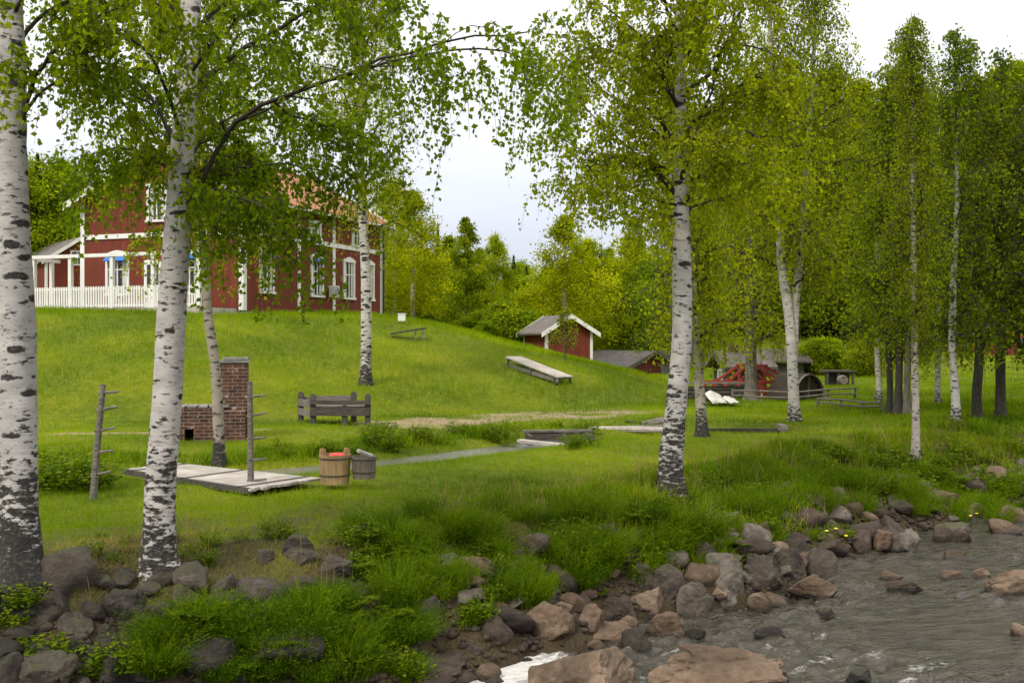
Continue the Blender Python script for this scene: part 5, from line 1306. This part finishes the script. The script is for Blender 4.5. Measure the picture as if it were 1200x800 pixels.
# 2: the birch at the left with long limbs reaching right
b2 = hit(187, 672); path = rel(b2, [(186,700,0),(187,640,0),(189,560,0),(196,470,0),(200,380,0),(206,290,0),(212,200,0),(219,90,0),(225,-20,0),(232,-200,0),(238,-420,0),(240,-560,0)])
rad = [.170,.150,.143,.137,.130,.120,.110,.100,.088,.06,.03,.012]
lim = []
for pp, r0 in (([(226,235,0),(250,165,-.1),(320,118,-.2),(400,90,-.3),(470,70,-.4),(540,42,-.5),(620,38,-.6)], .026),
               ([(218,110,0),(262,75,.1),(318,40,.2),(385,0,.3),(450,-30,.4)], .032),
               ([(400,92,-.3),(450,75,-.2),(520,60,-.1),(600,62,.0),(640,90,.1)], .014),
               ([(212,190,0),(180,120,.4),(140,80,.6),(90,70,.8)], .022), ([(214,170,0),(190,90,-.4),(150,40,-.8),(110,30,-1.0)], .022),
               ([(216,150,0),(240,100,.7),(280,60,1.3),(330,50,1.8)], .022), ([(214,200,0),(250,150,.5),(300,130,1.0),(370,135,1.3)], .02),
               ([(214,210,0),(170,180,.3),(130,175,.6),(100,190,.8)], .016), ([(220,90,0),(270,30,-.5),(340,0,-.9),(420,0,-1.2)], .022), ([(213,215,0),(245,195,.2),(275,180,.4),(300,185,.6)], .016), ([(213,240,0),(240,225,-.3),(270,225,-.6),(310,240,-.8)], .014), ([(213,215,0),(260,200,.2),(320,192,.4),(385,200,.6)], .016), ([(213,240,0),(262,235,-.2),(310,240,-.3),(350,255,-.4)], .013), ([(320,118,-.2),(350,140,.1),(400,150,.3),(450,170,.5)], .012),
               ([(222,40,0),(290,-10,.5),(380,-20,.8),(480,0,1.0)], .022), ([(222,30,0),(170,-20,.3),(110,-30,.5),(60,-10,.8)], .02)):
    pts = rel(b2, pp); lim.append((np.array(pts), np.linspace(r0, .006, len(pts))))
lim += auto_limbs(12, path, rad, 6.2, 9.6, 14, 1.9)
make_tree('birch_tree', b2, path, rad, same_k(lim), dict(sub_n=10, sub_len=.36, strand_n=6, strand_len=(.2,.9), **{**LSM, 'leaf_gap': .024}), M_LEAF, M_BARK2, 'white birch in the left foreground with a limb and leafy curtain reaching far right', seed=22)

# 3: the tall birch right of the middle
b3 = hit(787, 576); path = rel(b3, [(784,590,0),(787,540,0),(793,470,0),(799,400,0),(799,320,0),(798,240,0),(798,150,0),(797,60,0),(797,-60,0),(799,-200,0),(796,-330,0),(797,-420,0)])
rad = [.185,.165,.150,.140,.128,.108,.084,.064,.048,.034,.02,.008]
lim = []
for pp, r0 in (([(797,230,0),(765,195,0),(720,160,-.2),(670,110,-.3)], .022), ([(797,205,0),(760,190,.3),(700,180,.5),(650,160,.7)], .020), ([(796,175,0),(750,140,.1),(700,100,.2),(655,60,.2)], .022),
               ([(797,240,0),(770,235,-.4),(735,215,-.7),(705,195,-1.0)], .018), ([(800,170,0),(825,130,.1),(850,60,.2),(870,-20,.3)], .026), ([(800,160,0),(840,125,-.3),(880,110,-.5),(930,95,-.7)], .022),
               ([(800,215,0),(840,200,.2),(890,185,.4),(950,165,.5)], .022), ([(800,245,0),(835,235,.4),(880,220,.7),(940,205,1.0)], .022), ([(797,100,0),(770,60,0),(735,30,.1),(690,-10,.2)], .022),
               ([(797,130,0),(790,110,.6),(780,90,1.2),(770,85,1.8)], .02), ([(797,190,0),(800,160,-.6),(810,150,-1.2),(815,160,-1.7)], .02), ([(797,70,0),(820,10,-.4),(850,-30,-.8),(890,-50,-1.1)], .02),
               ([(797,255,0),(750,245,.6),(700,225,.9),(665,215,1.2)], .016), ([(797,90,0),(740,70,.6),(690,50,.9),(640,40,1.2)], .02)):
    pts = rel(b3, pp); lim.append((np.array(pts), np.linspace(r0, .006, len(pts))))
lim += auto_limbs(13, path, rad, 3.9, path[-1][2]*.97, 40, 2.4, minr=.009)
make_tree('birch_tree', b3, path, rad, same_k(lim), dict(sub_n=9, sub_len=.46, strand_n=6, strand_len=(.25,.85), leaf=.058, leaf_gap=.028, jitter=.035, asp=.86), M_LEAF_Y, M_BARK3, 'tall white birch with black scars standing alone right of the middle of the bank', seed=23, subw=.04)

# 4: slender grey birch by the platform
b4 = hit(257, 546); path = rel(b4, [(257,556,0),(256,500,0),(252,430,0),(244,370,0),(240,310,0),(233,230,0),(228,150,0),(224,40,0),(222,-80,0),(222,-170,0)])
rad = [.105,.092,.083,.078,.072,.064,.055,.045,.03,.01]
lim = auto_limbs(14, path, rad, 3.1, path[-1][2]*.97, 32, 2.1)
make_tree('birch_tree', b4, path, rad, same_k(lim), dict(sub_n=7, sub_len=.42, strand_n=5, strand_len=(.3,1.1), leaf=.056, leaf_gap=.032, jitter=.04), M_LEAF_Y, M_BARKG_W := birch_bark('birch_bark_greyish', .9, .6, (.33,.29,.23), 1.1, 21, .22), 'slender greyish birch with a bare split foot between the platform and the brick oven', seed=24)

# 5: birch on the slope before the house
b5 = hit(429, 451); path = rel(b5, [(428,456,0),(429,400,0),(429,330,0),(425,250,0),(422,150,0),(424,50,0),(420,-60,0),(422,-130,0)])
rad = [.18,.165,.15,.13,.10,.07,.04,.012]
lim = auto_limbs(15, path, rad, 4.2, path[-1][2]*.97, 34, 3.0, up=.9)
make_tree('birch_tree', b5, path, rad, same_k(lim), dict(sub_n=7, sub_len=.42, strand_n=5, strand_len=(.5,1.6), leaf=.072, leaf_gap=.07, jitter=.07), M_LEAF_Y, birch_bark('birch_bark_slope', 1.4, .7, (.52,.49,.45), 1.3, 31, .2), 'white birch with scarred trunk on the slope in front of the red house', seed=25)

# 6: two-stemmed birch
b6 = hit(930, 494); path = rel(b6, [(931,500,0),(929,440,0),(925,370,0),(916,310,0),(912,230,0),(905,130,0),(902,20,0),(900,-90,0)]); rad = [.15,.135,.125,.115,.10,.08,.05,.012]
path2 = rel(b6, [(930,430,.02),(932,370,.05),(936,320,.1),(942,240,.2),(950,140,.3),(955,30,.4),(958,-60,.5)]); rad2 = [.10,.098,.092,.08,.06,.04,.01]
lim = auto_limbs(16, path, rad, 3.2, path[-1][2]*.97, 30, 2.5)+auto_limbs(17, path2, rad2, 3.4, path2[-1][2]*.97, 28, 2.5)
make_tree('birch_tree', b6, path, rad, same_k(lim), dict(sub_n=7, sub_len=.45, strand_n=5, strand_len=(.5,1.6), leaf=.074, leaf_gap=.072, jitter=.07, lowest=1.55), M_LEAF_Y, M_BARKY, 'white birch forking into two stems beside the mill wheel housing', extra=[(path2, rad2)], seed=26)

# 7: young birch on the right bank
b7 = hit(1072, 541); path = rel(b7, [(1073,548,0),(1073,480,0),(1072,420,0),(1071,330,0),(1070,230,0),(1070,120,0),(1068,50,0),(1068,14,0)]); rad = [.088,.072,.066,.058,.045,.034,.02,.006]
lim = auto_limbs(18, path, rad, 2.2, path[-1][2]*.985, 38, 1.2, up=1.0)
make_tree('birch_tree', b7, path, rad, same_k(lim), dict(sub_n=6, sub_len=.42, strand_n=5, strand_len=(.3,1.0), leaf=.055, leaf_gap=.048, jitter=.04), M_LEAF, birch_bark('birch_bark_thin', .25, .40, (.45,.40,.34), 1.0, 41), 'thin young birch standing alone near the water on the right bank', seed=27)

# middle-distance trees: (px, base py, stem points, height m, radius m, crown start m, crown radius m, leaf, bark, label, group)
def mid_tree(name, px, py, H, r0, h0, cr, leafm, barkm, label, seed, lean=0, n=26, gap=.085, leaf=.085, up=.85, group=None, strands=(.5,1.4), droop=1.0, dmin=8):
    b_ = hit(px, py, dmin); rr_ = np.random.default_rng(seed)
    path = [(lean*z/H+rr_.normal(0, .03)*(z > 0), rr_.normal(0, .05)*(z > 0), z) for z in np.array([-.15, .06, .2, .4, .6, .8, 1.0])*np.array([1/H if False else 1]+[1]*6)*np.array([1]+[H]*6)]
    rad = [r0*1.25, r0, r0*.9, r0*.75, r0*.55, r0*.3, .01]
    lim = auto_limbs(seed, path, rad, max(.25, h0-(.6 if H > 6 else 0)), H*.97, n, cr, up=up)
    return make_tree(name, b_, path, rad, same_k(lim), dict(sub_n=8, sub_len=.46, strand_n=5, strand_len=strands, leaf=leaf, leaf_gap=gap, jitter=.07, droop=droop, start=.02, lowest=(1.35 if H > 6 else None)), leafm, barkm, label, seed=seed, group=group)
mid_tree('birch_tree', 822, 511, 7.8, .115, 2.4, 1.6, M_LEAF_Y, M_BARKG_W, 'leaning grey stemmed birch just behind the tall birch', 31, lean=-.5, n=22)
mid_tree('ash_tree', 880, 469, 11.5, .20, 2.2, 3.0, M_LEAF_Y, M_BARKG, 'broad tree with brownish grey trunk in front of the red bridge', 32, n=30, gap=.10, leaf=.10)
mid_tree('birch_tree', 1119, 496, 9.6, .10, 2.3, 2.3, M_LEAF, M_BARKY, 'mottled birch right of the thin young birch on the right bank', 33, n=26)
mid_tree('alder_tree', 1040, 485, 9.6, .085, 2.0, 2.4, M_LEAF_F, M_BARKD, 'leftmost dark trunk of the group of three behind the young birch', 34, n=24, leaf=.10, gap=.095, droop=.6)
mid_tree('alder_tree', 1052, 486, 9.0, .105, 2.2, 2.4, M_LEAF, M_BARKD, 'middle and thickest dark trunk of the group of three behind the young birch', 35, n=22, leaf=.10, gap=.095, droop=.6)
mid_tree('alder_tree', 1063, 486, 10.4, .09, 2.2, 2.2, M_LEAF_F, M_BARKG, 'rightmost greyish trunk of the group of three behind the young birch', 36, n=22, leaf=.10, gap=.095, droop=.6)
mid_tree('alder_tree', 1147, 491, 9.0, .12, 2.2, 2.4, M_LEAF, M_BARKD, 'dark trunked tree left of its taller twin near the right edge', 37, n=26, leaf=.095, gap=.085, droop=.6)
mid_tree('alder_tree', 1173, 492, 9.4, .13, 2.2, 2.5, M_LEAF_D, M_BARKD, 'dark trunked tree nearest the right edge before the small red shed', 38, n=28, leaf=.095, gap=.085, droop=.35, strands=(.3,.8))
mid_tree('birch_tree', 1029, 471, 9.5, .10, 1.9, 2.4, M_LEAF_F, M_BARKY, 'small pale birch stem left of the three dark trunks', 39, n=24, leaf=.11, gap=.11)
mid_tree('birch_tree', 1100, 473, 9.0, .09, 2.0, 2.3, M_LEAF_Y, M_BARKY, 'small pale birch stem behind the mottled birch', 40, n=22, leaf=.11, gap=.11)
mid_tree('birch_tree', 1226, 500, 9.2, .13, 1.9, 2.6, M_LEAF_D, M_BARKD, 'tree just outside the right edge whose leaves hang into the picture', 41, n=26, leaf=.095, gap=.09)
mid_tree('maple_tree', 788, 455, 11.0, .14, 1.6, 2.6, M_LEAF_F, M_BARKG, 'full yellow green tree behind the tall birch near the low barn', 42, n=26, leaf=.12, gap=.16, dmin=44)
mid_tree('young_tree', 66, 352, 3.4, .05, .5, 1.1, M_LEAF_Y, M_BARKG, 'small yellow green tree beside the smaller red house', 43, n=18, leaf=.11, gap=.095, droop=.2, dmin=52)
# small bush before the shed
mid_tree('shrub', 661, 422, 1.7, .035, .15, .95, M_LEAF_Y, M_BARKG, 'small airy shrub on the slope in front of the red shed', 44, n=14, leaf=.07, gap=.10, strands=(.15,.5), droop=.1, dmin=30)

# ------------------------------------------------------------------ the forest
def forest_tree_mesh(seed, H, r, kind):
    """crown of leaf clumps through the whole volume, hanging sprays, uneven outline; returns trunk and crown meshes"""
    rg_ = np.random.default_rng(seed)
    if kind == 'spruce':
        n = 9000; z = H*(.06+.94*rg_.random(n)**1.15); rr_ = r*(1-z/H)**.85; lay = .55+.45*np.abs(np.sin(z*5.5+np.sin(z*2+seed))); q = rg_.random(n)**.5; a = rg_.uniform(0, 6.283, n)
        br_ = .75+.25*np.sin(a*7+np.floor(z*1.75)*2.1); rad_ = rr_*lay*q*br_
        C = np.stack([np.cos(a)*rad_, np.sin(a)*rad_, z-rad_*.35], -1); u = unit(np.stack([np.cos(a), np.sin(a), -.35+rg_.normal(0, .2, n)], -1)); nn = unit(rg_.normal(0, .5, (n, 3))+np.array([0,0,1])); sz_ = rg_.uniform(.14, .30, n); asp = .35
    else:
        # clumps on an irregular frame
        nc = 150 if kind == 'round' else 130; zz = rg_.random(nc)
        prof = (lambda t: np.sqrt(np.clip(np.sin(np.pi*np.clip(t*.94+.05, 0, 1)), 0, 1))*(1-.35*t)) if kind == 'round' else (lambda t: np.clip(np.interp(t, [0,.12,.4,.75,1], [.7,1,.92,.5,.04]), 0, 1))
        a = rg_.uniform(0, 6.283, nc); q = rg_.random(nc)**.45; rc = r*prof(zz)*q*(1+.25*np.sin(a*3+seed)+.2*rg_.normal(0, 1, nc)); z0 = H*.14
        CC = np.stack([np.cos(a)*rc, np.sin(a)*rc, z0+(H-z0)*zz], -1); m = 150; n = nc*m
        cs_ = r*.20*rg_.uniform(.6, 1.4, nc)*(1-.45*zz)
        off = rg_.normal(0, 1, (nc, m, 3))*cs_[:, None, None]*np.array([.8,.8,.75])-np.array([0,0,1])*np.abs(rg_.normal(0, 1, (nc, m, 1)))*cs_[:, None, None]*.7
        C = (CC[:, None]+off).reshape(-1, 3); u = unit(rg_.normal(0, .7, (n, 3))+np.array([0,0,-.6])); nn = unit(rg_.normal(0, 1, (n, 3))+np.array([0,0,.4])); sz_ = rg_.uniform(.08, .17, n); asp = .7
    nn = unit(nn-u*(nn*u).sum(1, keepdims=True)); V, Fc = kite(C, nn, u, sz_, asp)
    tint = rg_.normal(.45, .2, n) if kind == 'spruce' else np.repeat(rg_.normal(.45, .30, nc), m)+rg_.normal(0, .12, n)
    cm = np_mesh('crown', V, Fc, False, {'tint': ('FACE', np.clip(tint, 0, 1))})
    tm = trunk_mesh([([(0,0,-.3),(.03,0,H*.3),(0,.03,H*.65),(0,0,H*.95)], [.02*H**.9,.016*H**.9,.009*H**.9,.01])], seed, False, 8, 12)
    return tm, cm
FT = {}
for nm, kind, H, r, lm, bk_, k0 in (('aspen', 'tall', 10, 1.7, M_LEAF_F, M_BARKG, 201), ('birch', 'tall', 10, 2.3, M_LEAF_Y, M_BARKY, 211), ('leafy', 'round', 8, 2.9, M_LEAF_F, M_BARKG, 221), ('dark', 'round', 9, 2.9, M_LEAF, M_BARKD, 231), ('spruce', 'spruce', 11, 2.1, M_NEEDLE, M_BARKD, 241), ('bush', 'round', 3, 1.7, M_LEAF_F, M_BARKG, 251)):
    FT[nm] = []
    for k in range(3):
        tm, cm = forest_tree_mesh(k0+k, H, r, kind); tm.materials.append(bk_); cm.materials.append(lm); FT[nm].append((tm, cm, H))
rf_ = random.Random(77)
NAMES_ = {'aspen': 'aspen_tree', 'birch': 'birch_tree', 'leafy': 'broadleaf_tree', 'dark': 'broadleaf_tree', 'spruce': 'spruce_tree', 'bush': 'bush'}
def ftree(kind, px, D, top, label, group=None, wide=1.0):
    """a forest tree standing at distance D whose top reaches the photo's row top"""
    X = PX(px, D); z = tz(X, D); h = PZ(top, D)-z
    tm, cm, H = FT[kind][rf_.randrange(3)]; s_ = max(.3, h/H)
    t = empty(NAMES_[kind], (X, D, z-.05), rf_.uniform(0, 6.28), label, 'bush' if kind == 'bush' else 'tree', group); w_ = s_*wide*rf_.uniform(.9, 1.15); t.scale = (w_, w_, s_)
    meshobj('trunk', tm, None, t); meshobj('crown', cm, None, t); return t
# single trees one can point to
for k, px, D, top, lab, wide in (
    ('aspen', 545, 74, 262, 'tall slim aspen rising left of the gap in the forest skyline', 1.15), ('aspen', 527, 76, 282, 'slim aspen just left of the tallest one on the skyline', 1.1), ('birch', 580, 80, 280, 'pointed yellow green tree standing before the darker row in the middle of the skyline', .8),
    ('spruce', 513, 70, 268, 'dark spruce between the hanging birches and the slim aspens', .6), ('spruce', 602, 96, 305, 'bluish green spruce right of the pointed yellow green tree', .8), ('spruce', 617, 98, 318, 'lower bluish spruce at the dip of the skyline', .7),
    ('birch', 662, 70, 262, 'large yellow green birch behind the small red shed', 1.35), ('birch', 690, 74, 285, 'yellow green birch behind the roof of the red shed', 1.2), ('birch', 640, 74, 320, 'low yellow green birch left of the large one behind the shed', 1.0),
    ('birch', 484, 62, 232, 'tall hanging birch right behind the corner of the red house', 1.1), ('birch', 462, 66, 215, 'bright hanging birch rising over the end of the red house', 1.0), ('leafy', 508, 68, 310, 'rounded green tree behind the crest bench', .8),
    ('bush', 590, 66, 362, 'pale green rounded bush beyond the crest in the middle', 1.5), ('bush', 562, 64, 372, 'low green bush beyond the crest right of the slim aspens', 1.4), ('bush', 618, 66, 372, 'grey green bush left of the red shed', 1.3),
    ('spruce', 712, 80, 345, 'small dark spruce behind the low barn', .8), ('birch', 738, 78, 280, 'tall light green birch left of the tall birch trunk', 1.2), ('leafy', 765, 76, 310, 'green tree over the low barn roof', 1.1),
    ('dark', 60, 84, 190, 'dark green tree group leader left of the red house', 1.2), ('spruce', 88, 86, 205, 'spruce pointing up beside the red house gable', .9), ('dark', 102, 88, 215, 'dark tree touching the eaves of the red house', .9), ('spruce', 44, 82, 185, 'spruce behind the smaller red house', .9), ('dark', 20, 80, 190, 'dark tree hidden partly by the leftmost birch', 1.2),
    ('birch', 160, 76, 190, 'tree showing over the house roof left of the ridge', 1.0),
    ('bush', 965, 64, 402, 'round bush beyond the flume shelter', 1.3), ('bush', 1010, 62, 405, 'low bush left of the far road', 1.2), ('spruce', 990, 90, 400, 'tiny dark spruce in the bright far field', .9)):
    ftree(k, px, D, top-6, lab, None, wide*1.12)
# rows of forest
def row(n, x0, x1, d0, d1, t0, t1, kinds, label, group, wide=1.2):
    for k in range(n):
        px = x0+(x1-x0)*(k+rf_.random())/n; ftree(kinds[rf_.randrange(len(kinds))], px, rf_.uniform(d0, d1), rf_.uniform(t0, t1), label, group, wide)
row(14, -60, 130, 92, 112, 205, 255, ['dark','spruce','leafy'], 'tree of the dark forest edge left of the red house', 'forest left of the house')
row(26, 440, 720, 96, 125, 285, 345, ['spruce','aspen','leafy','birch','aspen'], 'tree of the distant forest between the house and the red shed', 'forest behind the shed')
row(16, 470, 700, 84, 96, 315, 365, ['leafy','birch','leafy'], 'low tree filling the forest edge behind the red shed', 'low forest edge')
row(12, 690, 830, 80, 98, 290, 345, ['leafy','birch','aspen'], 'tree of the light green wood behind the low barn', 'wood behind the barn')
row(20, 800, 1010, 104, 126, 150, 320, ['birch','leafy','aspen'], 'tree of the light green wood behind the red bridge', 'wood behind the bridge')
row(18, 970, 1260, 104, 128, 60, 170, ['leafy','birch','dark'], 'tree of the tall dense wood behind the trunks on the right', 'wood on the right', .9)
row(16, 980, 1300, 98, 112, 200, 320, ['birch','leafy','aspen'], 'tree of the far wood on the right', 'far wood on the right')
row(8, 1360, 1560, 30, 46, 60, 160, ['dark','leafy','birch'], 'tree of the wood just outside the right edge', 'wood outside the right edge')
row(10, 450, 520, 66, 84, 290, 340, ['leafy','birch'], 'tree of the green wood right of the red house', 'wood right of the house')
# weeds with yellow flowers by the boulders
def flowers(pxs, label, grp):
    for px, py in pxs:
        X, D, Z = hit(px, py); mbf = MB(); mbf.tube([(0,0,0),(.01,.01,.22)], .004, 4)
        f = empty('yellow_flower', (X, D, Z), 0, label, 'flower', grp); mbf.build('stem', M_WEED, f)
        h = MB(); h.tube([(.01,.01,.22),(.01,.01,.232)], [.028,.02], 9); h.build('blossom', M_YEL, f)
M_YEL = simple('yellow_petal', (.85,.62,.02), .6, .1, 5, 0)
flowers([(968,640),(979,637),(991,648),(1137,620),(1144,617)], 'yellow flower blooming among the boulders at the river bend', 'yellow flowers by the boulders')
